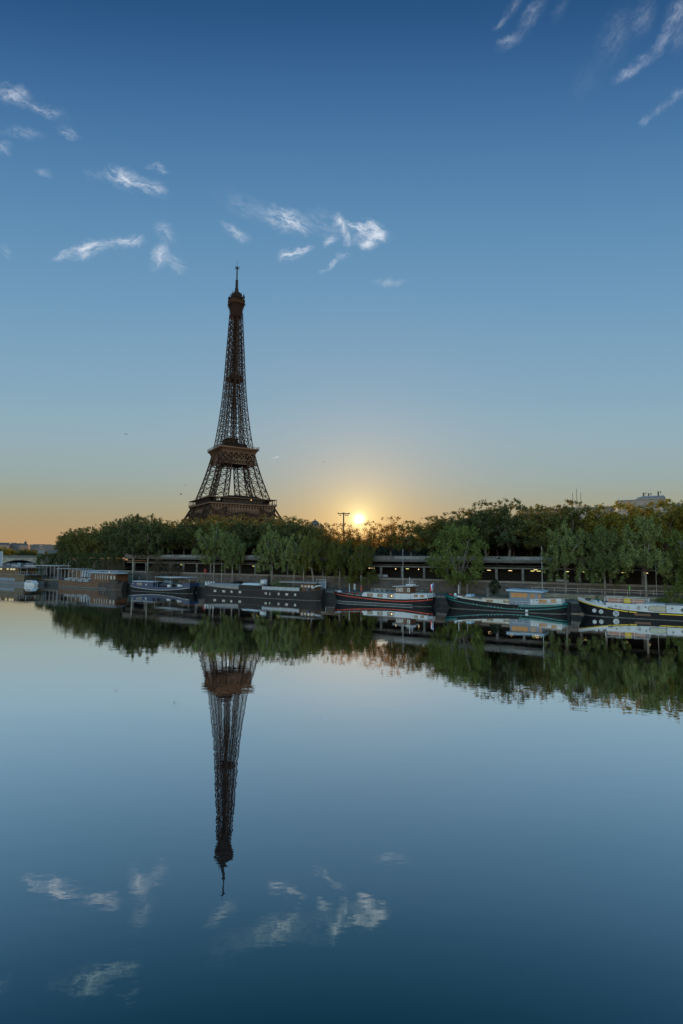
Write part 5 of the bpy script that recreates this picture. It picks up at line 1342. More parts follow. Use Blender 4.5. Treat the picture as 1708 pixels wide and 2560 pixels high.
def moto(loc, rz, label):
    o = thing('parked_motorbike', loc, rz, label, 'motorbike', 'motorbikes behind the black barge')
    for x in (-.7, .7): MB().lathe([(.32, -.06), (.32, .06)], 14, (x, 0, .32), 'y').build('wheel', BLACKP, o)
    m = MB(); m.prism_y([(-.75, .6), (-.3, .85), (.3, .9), (.55, .7), (.2, .35), (-.3, .35)], -.17, .17); m.build('frame', GREYD, o)
    MB().box(-.7, .05, -.16, .16, .86, .96).build('saddle', BLACKP, o)
    m = MB(); m.bar((.7, 0, .32), (.45, 0, 1.05), .07); m.bar((.45, -.35, 1.08), (.45, .35, 1.08), .05); m.ball((.55, 0, .92), .12, 8, 5); m.build('fork_and_handlebar', STEEL, o)
    MB().box(-1.05, -.72, -.2, .2, .9, 1.25).build('top_box', GREYD, o)
    return o
m1 = moto(at_quay(633, 13.8), BANK_RZ + 1.2, 'dark motorbike parked end-on just right of the black car')
dup(m1, at_quay(642, 13.9), BANK_RZ + 1.0, 'dark motorbike next to the first, farther right of the black car')
dup(m1, at_quay(668, 13.4), BANK_RZ + .9, 'dark motorbike standing alone behind the black barge\'s white cowl')
# white kiosk gate
p = at_quay(806, 17.4); o = thing('quay_gate', p, BANK_RZ, 'pale grey metal gate in a white frame behind the black barge\'s right end', 'gate')
m = MB(); m.box(-1.9, -1.8, -.06, .06, 0, 2.5); m.box(1.25, 1.35, -.06, .06, 0, 2.3); m.box(-1.9, 1.35, -.06, .06, 2.5, 2.6); m.build('frame', WHITE, o)
for x in (-1.0, .25): MB().box(x, x + 1.15, -.04, .04, .1, 2.2).build('gate_leaf', SLATE, o)
# information panel, red post, tables
p = at_quay(887, 14.5); o = thing('notice_board', p, BANK_RZ, 'white notice board standing on the quay below the sun', 'notice board')
MB().box(-.28, .28, -.05, .05, .25, 1.75).build('panel', WHITE, o); MB().box(-.2, .2, -.04, .04, 0, .249).build('foot', GREY, o)
m = MB()
for k in range(4): m.box(-.18, .18, -.062, -.051, 1.35 - k * .27, 1.42 - k * .27)
m.build('printed_lines', GREY, o)
p = at_quay(904, 12.5); o = thing('red_post', p, 0, 'red hydrant post on the quay left of the red striped barge', 'hydrant')
MB().lathe([(.2, 0), (.2, .15), (.16, .2), (.16, 1.0), (.22, 1.02), (.22, 1.25), (.08, 1.4)], 10).build('post', REDP, o); m = MB(); m.lathe([(.09, -.3), (.09, .3)], 8, (0, 0, .8), 'y'); m.build('outlets', REDP, o)
def table(loc, rz, lab):
    o = thing('picnic_table', loc, rz, lab, 'table', 'white tables on the quay')
    MB().box(-.9, .9, -.4, .4, .70, .76).build('table_top', WHITE, o)
    for x in (-.7, .7): m = MB(); m.bar((x, -.35, 0), (x, .0, .7), .07); m.bar((x, .35, 0), (x, 0, .7), .07); m.build('leg', WHITE, o)
    return o
t1_ = table(at_quay(944, 12.8), BANK_RZ, 'white table on the quay behind the red striped barge, left one of two'); dup(t1_, at_quay(955, 13.8), BANK_RZ + .2, 'white table on the quay behind the red striped barge, right and farther one of two')
# containers and bins at the left
def container(x, t, w_, d_, h_, lab, mt_, nm='site_cabin'):
    o = thing(nm, at_quay(x, t), BANK_RZ, lab, 'cabin')
    MB().box(-w_ / 2, w_ / 2, -d_ / 2, d_ / 2, .05, h_).build('body', mt_, o)
    m = MB()
    for k in range(int(w_ / .4)): m.box(-w_ / 2 + .1 + k * .4, -w_ / 2 + .25 + k * .4, -d_ / 2 - .04, -d_ / 2 - .002, .2, h_ - .15)
    m.build('ribs', mt_, o); MB().box(-w_ / 2 - .06, w_ / 2 + .06, -d_ / 2 - .08, d_ / 2 + .08, h_ + .002, h_ + .12).build('roof', GREYD, o); return o
container(307, 11, 2.6, 2.2, 2.5, 'blue-grey cabin on the quay between the houseboat and the blue barge, left one', SLATE)
container(321, 14, 3.2, 2.2, 2.4, 'dark green-grey cabin on the quay, right one above the blue barge\'s bow', mat('bottle_green', (.05, .08, .075), .7))
def lbin(x, t, lab):
    o = thing('litter_bin', at_quay(x, t), 0, lab, 'bin'); MB().lathe([(.45, 0), (.5, 1.3), (.55, 1.35), (.3, 1.6)], 12).build('drum', GREYD, o); MB().lathe([(.52, .6), (.53, .7)], 12).build('band', IRON, o); return o
lbin(353, 14.5, 'dark round bin on the quay between the paired tree trunks')
o = thing('power_cabinet', at_quay(418, 17.8), BANK_RZ, 'dark blue-green cabinet against the wall behind the blue barge awning', 'cabinet'); MB().box(-1.6, 1.6, -.5, .5, 0, 2.6).build('body', mat('dark_petrol', (.03, .06, .065), .7), o); m = MB(); m.box(-.03, .03, -.53, -.502, .2, 2.4); m.box(-1.7, 1.7, -.6, .6, 2.602, 2.7); m.build('trim', GREY, o)
o = thing('concrete_planter', at_quay(425, 10), BANK_RZ, 'grey concrete block on the quay behind the blue barge', 'block'); MB().frustum((-1.6, 1.6, -.5, .5, 0), (-1.45, 1.45, -.4, .4, 1.0)).build('block', GREY, o)
o = thing('signal_box', B(s_of(515, 20.5), 20.6, 5.2), BANK_RZ, 'red cabinet inside the gallery left of the large quay willow trunk', 'cabinet'); MB().box(-.4, .4, -.25, .25, 0, 1.4).build('body', REDP, o); MB().box(-.45, .45, -.3, .3, 1.402, 1.5).build('cap', GREYD, o)
o = thing('station_sign', B(s_of(956, 20), 20.05, 5.45), BANK_RZ, 'pair of pale blank boards low in the gallery left of the tall thin pole', 'board'); MB().box(-1.5, -.1, 0, .06, .1, .75).build('board', CANVAS, o); MB().box(.15, 1.5, 0, .06, .1, .75).build('board', CANVAS, o)
o = thing('station_board', B(s_of(1402, 20), 20.05, 5.45), BANK_RZ, 'pale notice boards low in the gallery behind the pointed willow\'s trunk', 'board'); MB().box(-1.4, .4, 0, .06, .05, .6).build('board', CANVAS, o); MB().box(.5, 1.4, 0, .06, .05, .55).build('board', CANVAS, o)
o = thing('bollard_sign', at_quay(1569, 15.6, 3.3), 0, 'thin post with a neon green marker left of the forked tree', 'sign post'); MB().tube([(0, 0, 0), (0, 0, 1.2)], [.04, .04], 6).build('post', STEEL, o); m = MB(); m.box(-.14, .14, -.06, .06, 1.2, 1.65); m.lathe([(.12, 1.75), (.14, 1.9), (.05, 2.02)], 8); m.build('marker', mat('neon_green', (.10, .42, .08), .6), o)
o = thing('quay_post', at_quay(1217, 13), 0, 'pale stone post left of the topiary bush', 'post'); MB().frustum((-.25, .25, -.25, .25, 0), (-.18, .18, -.18, .18, 2.0)).build('shaft', CONC2, o)
# plant pots on quay edge by the yellow barge
for x, c, lab, hh in ((1488, TEAL, 'teal plant pot at the quay edge behind the yellow striped barge\'s bow', .7), (1597, BLACKP, 'black plant pot on the quay left of the forked tree\'s foot', .5), (1649, BLUEP, 'blue plant pot on the quay behind the white barge cabin', .5), (1677, TERRA, 'terracotta plant pot on the quay behind the white barge cabin', .5), (1701, BLUEP, 'dark blue plant pot on the quay at the right edge', .5)):
    o = thing('plant_pot', at_quay(x, 8), 0, lab, 'plant pot', 'plant pots on the quay edge'); MB().lathe([(.25, 0), (.38, hh), (.42, hh + .06), (.3, hh + .07)], 10).build('pot', c, o); link('leaves', leaf_mesh('leaves', [(0, 0, hh + .35, .38), (.15, 0, hh + .7, .22)], 60, .16, FLOWG, x), o)
# person by the wall (skinned body)
def person(loc, rz, label):
    me = bpy.data.meshes.new('body'); o = bpy.data.objects.new('person', me); COL.objects.link(o); o.location = loc; o.rotation_euler = (0, 0, rz)
    V = [(0, 0, .95, .14), (0, 0, 1.15, .13), (0, -.01, 1.38, .15), (0, -.01, 1.50, .06), (0, -.03, 1.58, .075), (0, -.03, 1.70, .085), (-.1, 0, .88, .09), (-.11, -.08, .48, .065), (-.11, 0, .08, .045), (-.11, -.13, .03, .035), (.1, 0, .88, .09), (.11, .1, .48, .065), (.11, .22, .1, .045), (.11, .1, .03, .035),
         (-.2, 0, 1.42, .06), (-.24, .06, 1.15, .045), (-.22, -.08, .92, .035), (-.22, -.14, .84, .03), (.2, 0, 1.42, .06), (.24, -.02, 1.15, .045), (.23, -.2, .98, .035), (.22, -.27, .93, .03)]
    E_ = [(0, 1), (1, 2), (2, 3), (3, 4), (4, 5), (0, 6), (6, 7), (7, 8), (8, 9), (0, 10), (10, 11), (11, 12), (12, 13), (2, 14), (14, 15), (15, 16), (16, 17), (2, 18), (18, 19), (19, 20), (20, 21)]
    me.from_pydata([v[:3] for v in V], E_, []); me.materials.append(mat('dark_clothing', (.035, .032, .032), .9))
    md = o.modifiers.new('skin', 'SKIN')
    for i, v in enumerate(V): me.skin_vertices[0].data[i].radius = (v[3], v[3])
    me.skin_vertices[0].data[0].use_root = True
    o.modifiers.new('smooth', 'SUBSURF').levels = 1
    tag(o, label, 'person'); hd = MB(); hd.ball((0, -.04, 1.66), (.082, .098, .115), 10, 8); hd.build('face', mat('skin', (.32, .2, .15), .6), o); hr = MB(); hr.ball((0, -.015, 1.70), (.09, .10, .10), 10, 8); hr.build('hair', BLACKP, o); return o
person(at_quay(1364, 15.2, 3.3) - Vector((0, 0, .7)), 1.2, 'person in dark clothes walking along the stone wall right of the tall pole')

# pavilions, parasols at the left quay
def pavilion(x0, x1, t, top_y, bot_z, lab, wallm, roofm, grp='quayside pavilions on the left'):
    sa, sb = s_of(x0, t), s_of(x1, t); p = B(sa, t, QZ); L = sb - sa; h = z_of((x0 + x1) / 2, top_y, B((sa + sb) / 2, t).y) - QZ
    o = thing('quay_pavilion', p, BANK_RZ, lab, 'pavilion', grp)
    m = MB(); m.box(-.4, L + .4, -.6, 4.2, h - .22, h); m.build('roof', roofm, o)
    m = MB(); m.box(L * .35, L * .95, .6, 3.8, .05, h - .224); m.build('wall', wallm, o)
    m = MB(); n = max(3, int(L / 2.2))
    for k in range(n + 1): m.box(L * k / n - .07, L * k / n + .07, -.4, -.26, 0, h - .223)
    m.build('posts', STEEL, o)
    m = MB()
    for k in range(3): m.box(L * (.4 + .18 * k), L * (.4 + .18 * k) + .12 * L, .55, .598, .9, h - .6)
    m.build('window', GLASSD, o); return o
pavilion(95, 152, 8.5, 1413, 2, 'white flat roofed quay pavilion nearest the glass restaurant boat', GREYD, CANVAS)
pavilion(150, 208, 8.5, 1421, 2, 'long grey roofed tan pavilion behind the wooden houseboat', mat('tan_boards', (.17, .115, .075), .8), DECKG)
pavilion(238, 299, 9.5, 1426, 2, 'pale roofed pavilion with a lit lamp behind the houseboat\'s wheelhouse', GREYD, CANVAS)
lp = B(s_of(277, 9), 8.9, 0); o = thing('wall_lamp', (lp.x, lp.y, z_of(277, 1430.5, lp.y)), 0, 'small warm lamp glowing under the pale pavilion roof', 'lamp'); MB().ball((0, 0, 0), .2, 8, 6).build('bulb', litmat('warm_bulb', (1, .6, .25), 5), o); MB().box(-.12, .12, -.1, .1, .19, .3).build('mount', GREYD, o)
def parasol(loc, lab):
    o = thing('closed_parasol', loc, 0, lab, 'parasol', 'closed parasols behind the houseboat')
    MB().tube([(0, 0, 0), (0, 0, 4.0)], [.05, .04], 6).build('pole', STEEL, o)
    MB().lathe([(.30, 1.1), (.52, 1.3), (.38, 2.2), (.2, 3.3), (.06, 3.95)], 9).build('folded_canopy', CANVAS, o); MB().lathe([(.4, 0), (.4, .12)], 10).build('foot', GREYD, o); return o
pp = None
for i, (x, nm) in enumerate(((211.5, 'leftmost of the five closed pale parasols'), (217.5, 'second from the left of the five closed pale parasols'), (224.5, 'middle one of the five closed pale parasols'), (231, 'fourth from the left of the five closed pale parasols'), (238.5, 'rightmost of the five closed pale parasols, next to the pavilion roof'))):
    p = at_quay(x, 8.0)
    if pp is None: pp = parasol(p, nm)
    else: dup(pp, p, .3 * i, nm)
pole('quay_mast', 174, 11, 1405, .10, 'pale pole with a short crossbar behind the tan pavilion', arm=True); pole('quay_mast', 144, 11, 1404, .10, 'short pale pole left of the crossbar pole')

# ================================================================== BRIDGE, FAR BANK
BR0 = Vector((-264, 505, 0)); BD = Vector((-.8563, -.5165, 0)); BW = Vector((-.5165, .8563, 0)); BRZ = math.atan2(BD.y, BD.x)
BSTONE = brickmat('bridge_stone', (0.34, 0.30, 0.235), (0.2, 0.17, 0.13), 0.7, 1.4, .7)
br = thing('stone_bridge', BR0, BRZ, 'pale stone arch bridge crossing the river at the far left', 'bridge')
# local: x along the bridge over the river, y toward the camera side is +y
m = MB(); A0, SPAN, PIER = 6.0, 28.0, 3.6; nA = 4
prof = [(-14, -1), (A0 - 0, -1)]
top = 8.9
for i in range(nA):
    xa = A0 + i * (SPAN + PIER)
    prof += [(xa, -1), (xa, 2.8)] if i else [(xa, 2.8)]
    for k in range(1, 16):
        f = k / 16; prof.append((xa + SPAN * f, 2.8 + 3.7 * math.sin(math.pi * f) ** .8))
    prof += [(xa + SPAN, 2.8), (xa + SPAN, -1)]
xe = A0 + nA * (SPAN + PIER); prof += [(xe, -1), (xe, top), (-14, top)]
n_ = len(prof)
me_v = [(x, y, z) for y in (0, -34) for x, z in prof]
fs = [(i, (i + 1) % n_, n_ + (i + 1) % n_, n_ + i) for i in range(n_)]
m.add(me_v, fs); 
# faces as vertical quads from the arch line up to the top
for y in (0, -34):
    for (x0, z0), (x1, z1) in zip(prof[1:-2], prof[2:-2]):
        if x1 - x0 > .01: m.add([(x0, y, z0), (x1, y, z1), (x1, y, top), (x0, y, top)], [(0, 1, 2, 3)])
    m.add([(-14, y, -1), (A0, y, -1), (A0, y, top), (-14, y, top)], [(0, 1, 2, 3)])
m.build('arches', BSTONE, br)
MB().box(-14, xe, -34.5, .5, top + .002, 9.5).build('cornice', CONC, br)
m = MB(); m.box(-14, xe, .1, .4, 9.502, 10.5); m.box(-14, xe, -34.4, -34.1, 9.502, 10.5); m.build('parapet', GREYD, br)
MB().box(-14, xe, -33.8, -.2, 9.503, 9.6).build('roadway', mat('asphalt', (.05, .05, .05), .9), br)
# statue pillar
st = thing('statue_pillar', BR0 + BD * 4.0 - BW * 2.5, BRZ, 'pale stone pillar with a horse and warrior statue at the right end of the bridge', 'monument')
m = MB(); m.box(-3.2, 3.2, -3.2, 3.2, 0, 9.9); m.box(-2.7, 2.7, -2.7, 2.7, 9.902, 15.6); m.box(-3.1, 3.1, -3.1, 3.1, 15.602, 16.4); m.box(-3.0, 3.0, -3.0, 3.0, 9.902, 10.8); m.build('pedestal', CONC2, st)
def skin(name, V, E_, m_, par):
    me = bpy.data.meshes.new(name); o = bpy.data.objects.new(name, me); COL.objects.link(o); o.parent = par
    me.from_pydata([v[:3] for v in V], E_, []); me.materials.append(m_); o.modifiers.new('skin', 'SKIN')
    for i, v in enumerate(V): me.skin_vertices[0].data[i].radius = (v[3], v[3])
    me.skin_vertices[0].data[0].use_root = True; o.modifiers.new('smooth', 'SUBSURF').levels = 1; return o
Z0 = 16.4
skin('horse', [(0, 0, Z0 + 2.2, .62), (1.1, 0, Z0 + 2.3, .6), (1.7, 0, Z0 + 3.1, .38), (2.1, 0, Z0 + 3.8, .28), (2.7, 0, Z0 + 3.6, .18), (-1.1, 0, Z0 + 2.2, .58), (-1.6, 0, Z0 + 1.6, .15), (-1.75, 0, Z0 + .9, .1), (1.2, .3, Z0 + 1.2, .22), (1.2, .32, Z0 + .05, .14), (1.4, -.3, Z0 + 1.3, .22), (1.7, -.32, Z0 + .6, .13), (-1.1, .3, Z0 + 1.2, .26), (-1.3, .32, Z0 + .05, .14), (-1.2, -.3, Z0 + 1.2, .26), (-1.0, -.32, Z0 + .05, .14)],
     [(0, 1), (1, 2), (2, 3), (3, 4), (0, 5), (5, 6), (6, 7), (1, 8), (8, 9), (1, 10), (10, 11), (5, 12), (12, 13), (5, 14), (14, 15)], GREY, st)
skin('warrior', [(.9, .9, Z0 + 1.9, .3), (.9, .9, Z0 + 2.7, .34), (.9, .9, Z0 + 3.15, .14), (.9, .9, Z0 + 3.5, .22), (.75, .95, Z0 + 1, .2), (.75, .95, Z0 + .05, .14), (1.1, .95, Z0 + 1, .2), (1.15, 1, Z0 + .05, .14), (.5, .95, Z0 + 2.3, .13), (1.4, .6, Z0 + 2.6, .13)],
     [(0, 1), (1, 2), (2, 3), (0, 4), (4, 5), (0, 6), (6, 7), (1, 8), (1, 9)], GREY, st)
# red bus light on the bridge: a small vehicle
v = thing('bridge_vehicle', BR0 + BD * 24 + Vector((0, 0, 9.62)) + BW * 6, BRZ, 'small dark vehicle with a red rear light on the bridge roadway', 'car')
m = MB(); m.prism_y([(-2.2, .3), (-2.2, .9), (-1.4, 1.0), (-.8, 1.5), (1, 1.5), (1.6, 1), (2.2, .9), (2.2, .3)], -.9, .9); m.build('body', GREYD, v)
for y in (-.6, .6): MB().box(-2.27, -2.2, y - .25, y + .25, .7, .95).build('taillight', litmat('tail_light', (1, .12, .06), 3), v)
for x in (-1.4, 1.4):
    for y in (-.85, .85): MB().lathe([(.33, -.1), (.33, .1)], 12, (x, y, .33), 'y').build('wheel', BLACKP, v)
# lit street lamp and flag banner pole at the far left
p = Vector((-243, 520, UZ)); o = thing('street_lamp', p, 0, 'street lamp glowing in front of the trees just right of the statue pillar', 'street lamp'); MB().tube([(0, 0, 0), (0, 0, 12)], [.2, .12], 7).build('post', GREY, o); MB().ball((0, 0, 12.2), .8, 10, 7).build('lantern', litmat('street_light', (1, .66, .3), 6), o)
p = B(s_of(6, 9), 9, QZ); o = thing('banner_pole', p, BANK_RZ, 'pole with a long hanging grey-blue banner at the left edge', 'banner'); hh = z_of(6, 1378, p.y) - QZ
MB().tube([(.9, 0, 0), (.9, 0, hh)], [.12, .09], 7).build('pole', WHITE, o); m = MB(); m.box(-1.6, .75, -.04, .04, 2.4, hh - .1); m.build('banner', mat('banner_cloth', (.19, .22, .27), .9), o)
# moored boats seen under and beyond the arch
rb_ = random.Random(4); bp0 = None
def small_boat(loc, rz, label, L=14):
    o = thing('river_boat', loc, rz, label, 'boat', 'far boats beyond the bridge arch')
    H = Hull(L, 4, 1.2, 1.6, 1.3, .2, .15, .8, .4, .5, .4, (.1, .3)); H.build(MB()).build('hull', GREYD, o)
    m = MB(); m.box(2.5, L - 2, -1.5, 1.5, 1.2, 2.9); m.build('cabin', CANVAS, o); m = MB()
    for k in range(5): m.box(3 + k * 1.8, 4.2 + k * 1.8, -1.55, -1.502, 1.8, 2.5)
    m.build('window', GLASSB, o); MB().box(2.2, L - 1.7, -1.7, 1.7, 2.902, 3.05).build('roof', CANVAS, o); return o
spots = [(18, 540, 'far left one seen under the arch'), (34, 560, 'second from the left under the arch'), (50, 575, 'the middle one under the arch, farthest off'), (64, 545, 'fourth from the left under the arch'), (80, 565, 'fifth under the arch'), (94, 550, 'rightmost, beside the bridge pillar'), (60, 420, 'in front of the arch, centre'), (88, 400, 'in front of the arch, right'), (30, 430, 'in front of the arch, left')]
for x, Y, lab in spots:
    d_ = ray(x, 1400); loc = Vector((d_.x * Y / d_.y, Y, 0))
    if bp0 is None: bp0 = small_boat(loc, -.7, 'small white cabin boat, ' + lab)
    else: dup(bp0, loc, -.9 + rb_.uniform(-.4, .5), 'small white cabin boat, ' + lab, (rb_.uniform(.8, 1.3), 1, rb_.uniform(.8, 1.25)))
# far hill and skyline
m = MB(); hp = []
nx, ny = 30, 10; vs = []
for j in range(ny + 1):
    for i in range(nx + 1):
        X = -2300 + 2100 * i / nx; Y = 1250 + 1700 * j / ny
        f = min(1, j / 4); bump_ = .75 + .25 * math.sin(X * .006) + .1 * math.sin(X * .019 + 2)
        fade = max(0, min(1, (-430 - X) / 250))
        vs.append((X, Y, UZ - 3 + 44 * f * bump_ * fade))
m.add(vs, [(j * (nx + 1) + i, j * (nx + 1) + i + 1, (j + 1) * (nx + 1) + i + 1, (j + 1) * (nx + 1) + i) for j in range(ny) for i in range(nx)])
struct(m.build('far_hill', mat('far_hill_ground', (.07, .07, .055), 1, .4, .01)))
FARW = [mat('far_wall_%d' % i, c, .9, .2, .05) for i, c in enumerate(((.13, .10, .085), (.16, .125, .10), (.10, .085, .075)))]
FROOF = mat('zinc_roof', (.055, .052, .052), .6, .2, .1)
def far_building(loc, w_, d_, h_, label, k, dome=False):
    o = thing('apartment_building', loc, .25, label, 'building', 'far buildings on the hill beyond the bridge')
    MB().box(-w_ / 2, w_ / 2, -d_ / 2, d_ / 2, -12, h_).build('wall', FARW[k % 3], o)
    MB().frustum((-w_ / 2 - .4, w_ / 2 + .4, -d_ / 2 - .4, d_ / 2 + .4, h_ + .01), (-w_ / 2 + 2, w_ / 2 - 2, -d_ / 2 + 2, d_ / 2 - 2, h_ + 4)).build('roof', FROOF, o)
    m = MB()
    for r_ in range(int(h_ / 4)):
        for c in range(int(w_ / 4)): m.box(-w_ / 2 + 1.2 + c * 4, -w_ / 2 + 2.9 + c * 4, -d_ / 2 - .1, -d_ / 2 - .01, 1.5 + r_ * 4, 4 + r_ * 4)
    m.build('windows', GLASSB, o); return o
fb = [(-4, 1358, 1500, 60, 'at the left picture edge'), (12, 1357, 1700, 70, 'broad one near the left edge'), (30, 1358, 1800, 64, 'broad one left of the striped block'), (47, 1359, 1550, 50, 'striped block in the middle of the skyline'), (60, 1361, 1750, 46, 'just left of the small spire'), (72, 1362, 1900, 44, 'just right of the small spire'), (84, 1363, 1700, 40, 'right of the spire, second'), (94, 1361, 2000, 60, 'pale one left of the statue pillar'), (108, 1361, 2100, 60, 'behind the statue'), (120, 1362, 2000, 50, 'half hidden by the leftmost tree')]
for i, (x, y, Y, w_, lab) in enumerate(fb):
    d_ = ray(x, y); zt = z_of(x, y, Y); h_ = 26
    far_building(Vector((d_.x * Y / d_.y, Y, zt - h_ - 4)), w_, 24, h_, 'hazy far apartment block on the skyline, ' + lab, i)
d_ = ray(63, 1357); o = thing('church_spire', (d_.x * 1800 / d_.y, 1800, z_of(63, 1362, 1800) - 8), 0, 'tiny dark spire poking above the far skyline', 'spire'); MB().box(-4, 4, -4, 4, -10, 11).build('tower', FARW[2], o); MB().lathe([(5, 11.01), (4.5, 15), (1.5, 18), (.3, 24)], 8).build('steeple', FROOF, o)
# far trees between the bridge and the skyline
FT = plane_tree(91, 14, 7)
ft0 = None
fl_ = [(-10, 1366, 760, 'golden far tree at the left picture edge'), (8, 1367, 700, 'golden far tree left of the banner'), (24, 1370, 720, 'golden far tree right of the banner'), (38, 1377, 740, 'green far tree left of the middle of the bridge'), (54, 1373, 760, 'green far tree above the middle of the bridge'), (66, 1372, 780, 'broad green far tree right of the middle of the bridge'), (80, 1374, 760, 'green far tree left of the statue pillar'), (93, 1374, 790, 'green far tree just left of the statue pillar'), (106, 1376, 840, 'green far tree behind the statue pillar')]
mA, cA = FT
for i, (x, y, Y, lab) in enumerate(fl_):
    d_ = ray(x, y); gz = 6.0; H_ = z_of(x, y, Y) - gz
    if i in (0, 3): ft0 = make_tree('far_tree', plane_tree(91 + i, 14, 7), 50, .8, LEAF_GOLD if i == 0 else LEAF_PLANE, BARK, (d_.x * Y / d_.y, Y, gz), lab, 'trees beyond the bridge', 91 + i); ft0.scale = (1.15, 1.15, H_ / 14.3)
    else: dup(ft0, (d_.x * Y / d_.y, Y, gz), i * 1.3, lab, (1.15, 1.15, H_ / 14.3))

# ================================================================== BUILDINGS BEHIND THE TREES
BLDW = mat('apartment_wall', (.24, .19, .155), .85, .2, .15); BLDD = mat('apartment_roof_metal', (.19, .20, .23), .5, .2, .3)
def building(name, p, rz, w_, d_, h_, label, floors):
    o = thing(name, p, rz, label, 'building')
    MB().box(-w_ / 2, w_ / 2, 0, d_, 0, h_).build('wall', BLDW, o); MB().box(-w_ / 2 - .4, w_ / 2 + .4, -.4, d_ + .4, h_ + .003, h_ + .6).build('cornice', CONC2, o)
    m = MB(); fh = h_ / floors
    fr_ = MB()
    for r_ in range(floors):
        for c in range(int(w_ / 3.2)):
            x = -w_ / 2 + 1 + c * 3.2; m.box(x, x + 1.3, -.06, -.004, r_ * fh + .8, r_ * fh + 2.5); fr_.box(x - .15, x + 1.45, -.12, -.003, r_ * fh + .62, r_ * fh + .78)
    m.build('windows', GLASSB, o); fr_.build('window_sills', CONC2, o); return o
# big block at upper right: left roof corner at pixel (1543,1250)
Yb = 215; d_ = ray(1543, 1252); pc = Vector((d_.x * Yb / d_.y, Yb, 0)); zt = z_of(1543, 1251, Yb)
o = building('apartment_block', pc + U * 42 * 1.0 + Vector((0, 0, UZ)), BANK_RZ, 84, 14, zt - UZ - 2.6, 'pale apartment block with a railed roof terrace rising above the trees at the right', 9)
hB = zt - UZ; q = -42
MB().box(q, q + 16, -.1, 14, hB - 1.98, hB - .2).build('top_storey', BLDW, o); MB().box(q - .2, q + 16.2, -.3, 14.2, hB - .197, hB).build('terrace_slab', CONC2, o)
m = MB()
for k in range(11): m.bar((q + .1 + k * .68, -.2, hB), (q + .1 + k * .68, -.2, hB + 1.05), .06)
m.bar((q, -.2, hB + 1.05), (q + 7, -.2, hB + 1.05), .07); m.bar((q, -.2, hB + .55), (q + 7, -.2, hB + .55), .045); m.bar((q, -.2, hB + 1.05), (q, 9, hB + 1.05), .07)
m.build('terrace_rail', WHITE, o)
MB().frustum((q + 5.5, q + 15.6, 1.5, 12, hB + .004), (q + 6.8, q + 15.4, 2.5, 12, hB + .95)).build('penthouse', BLDW, o)
MB().frustum((q + 6.5, q + 15.7, 2.2, 12.2, hB + .953), (q + 8.5, q + 15.5, 3, 12, hB + 1.5)).build('penthouse_roof', BLDD, o)
for dx_, w_, z1 in ((8.7, .5, 2.9), (10.4, .45, 2.6), (13.6, .5, 3.1)):
    MB().box(q + dx_ - w_ / 2, q + dx_ + w_ / 2, 3.2, 4.2, hB + 1.1, hB + z1).build('chimney', BROWND, o)
    m = MB(); m.bar((q + dx_ + .8, 3.5, hB + 1.2), (q + dx_ + .8, 3.5, hB + z1), .07); m.box(q + dx_ + .62, q + dx_ + .98, 3.4, 3.6, hB + z1 - .6, hB + z1); m.build('phone_antenna', GREYD, o)
MB().tube([(q + 11.0, 4, hB + 1.2), (q + 11.0, 4, hB + 5.2)], [.06, .035], 6).build('aerial', STEEL, o)
# block behind the three antennas
Yb = 235; d_ = ray(1415, 1266); pc = Vector((d_.x * Yb / d_.y, Yb, UZ)); h2_ = z_of(1415, 1270, Yb) - UZ
o = building('apartment_block', pc, BANK_RZ, 34, 12, h2_ - .6, 'apartment block mostly hidden by trees below the three antennas', 8)
m = MB()
for i, x in enumerate((2.0, 3.6, 5.2)): m.tube([(x, 4, h2_), (x, 4, h2_ + 6.8 + (1.6 if i == 1 else 0))], [.12, .08], 6)
m.build('antennas', BROWND, o)
# pale low buildings glimpsed between trunks on the far side of the street
for (x, wpx, Yoff, hh, lab) in ((1228, 60, 62, 6.5, 'pale low building glimpsed between trunks right of the round willow'), (1010, 80, 64, 6, 'low building in shade behind the trees right of the sun'), (540, 60, 66, 6, 'low pale building glimpsed behind the trees below the tower')):
    p = B(s_of(x, Yoff), Yoff, UZ); building('low_building', p, BANK_RZ, wpx * p.y / F_PX, 10, hh, lab, 2)
# added hedge across the street, blocks the bright sky under the crowns
h3 = thing('screen_hedge', B(0, 58, UZ), BANK_RZ, 'added long dark hedge across the street, blocking bright sky beneath the trees', 'hedge')
rd = random.Random(12); cl = [(rd.uniform(-150, 88), rd.uniform(-1, 1), rd.uniform(.3, 6.2), rd.uniform(.7, 1.3)) for _ in range(1300)]
MB().box(-152, 90, .2, .5, 0, 5.6).build('hedge_core', IRON, h3); link('leaves', leaf_mesh('leaves', cl, 26, .6, LEAF_IVY, 13), h3)
# floodlight mast and dome near the sun
Yf = 330; d_ = ray(858.5, 1284); zt = z_of(858.5, 1283, Yf); o = thing('floodlight_mast', (d_.x * Yf / d_.y, Yf, UZ), 0.25, 'dark T shaped floodlight mast with small spotlights just left of the sun', 'mast'); hm = zt - UZ
MB().tube([(0, 0, 0), (0, 0, hm)], [.45, .38], 8).build('pole', BROWND, o); MB().box(-3.5, 3.5, -.18, .18, hm - .55, hm - .1).build('crossbar', BROWND, o)
sl = MB()
sl = MB(); sl.frustum((-.42, .42, -.3, .3, -.5), (-.28, .28, -.2, .2, .12)); slm = sl.mesh('spotlight', BROWND)
for x, z in ((-3.3, .25), (-2.2, -.9), (-1.0, .2), (0, .45), (1.1, .2), (1.2, -.9), (2.4, -.85), (2.6, .2), (3.3, .3)): link('spotlight', slm, o, (x, -.25, hm - .15 + z))
Yf = 1000; d_ = ray(787, 1300); o = thing('domed_building', (d_.x * Yf / d_.y, Yf, UZ), 0, 'small hazy dome on the skyline between the tower and the floodlight mast', 'building'); zt = z_of(787, 1299, Yf) - UZ
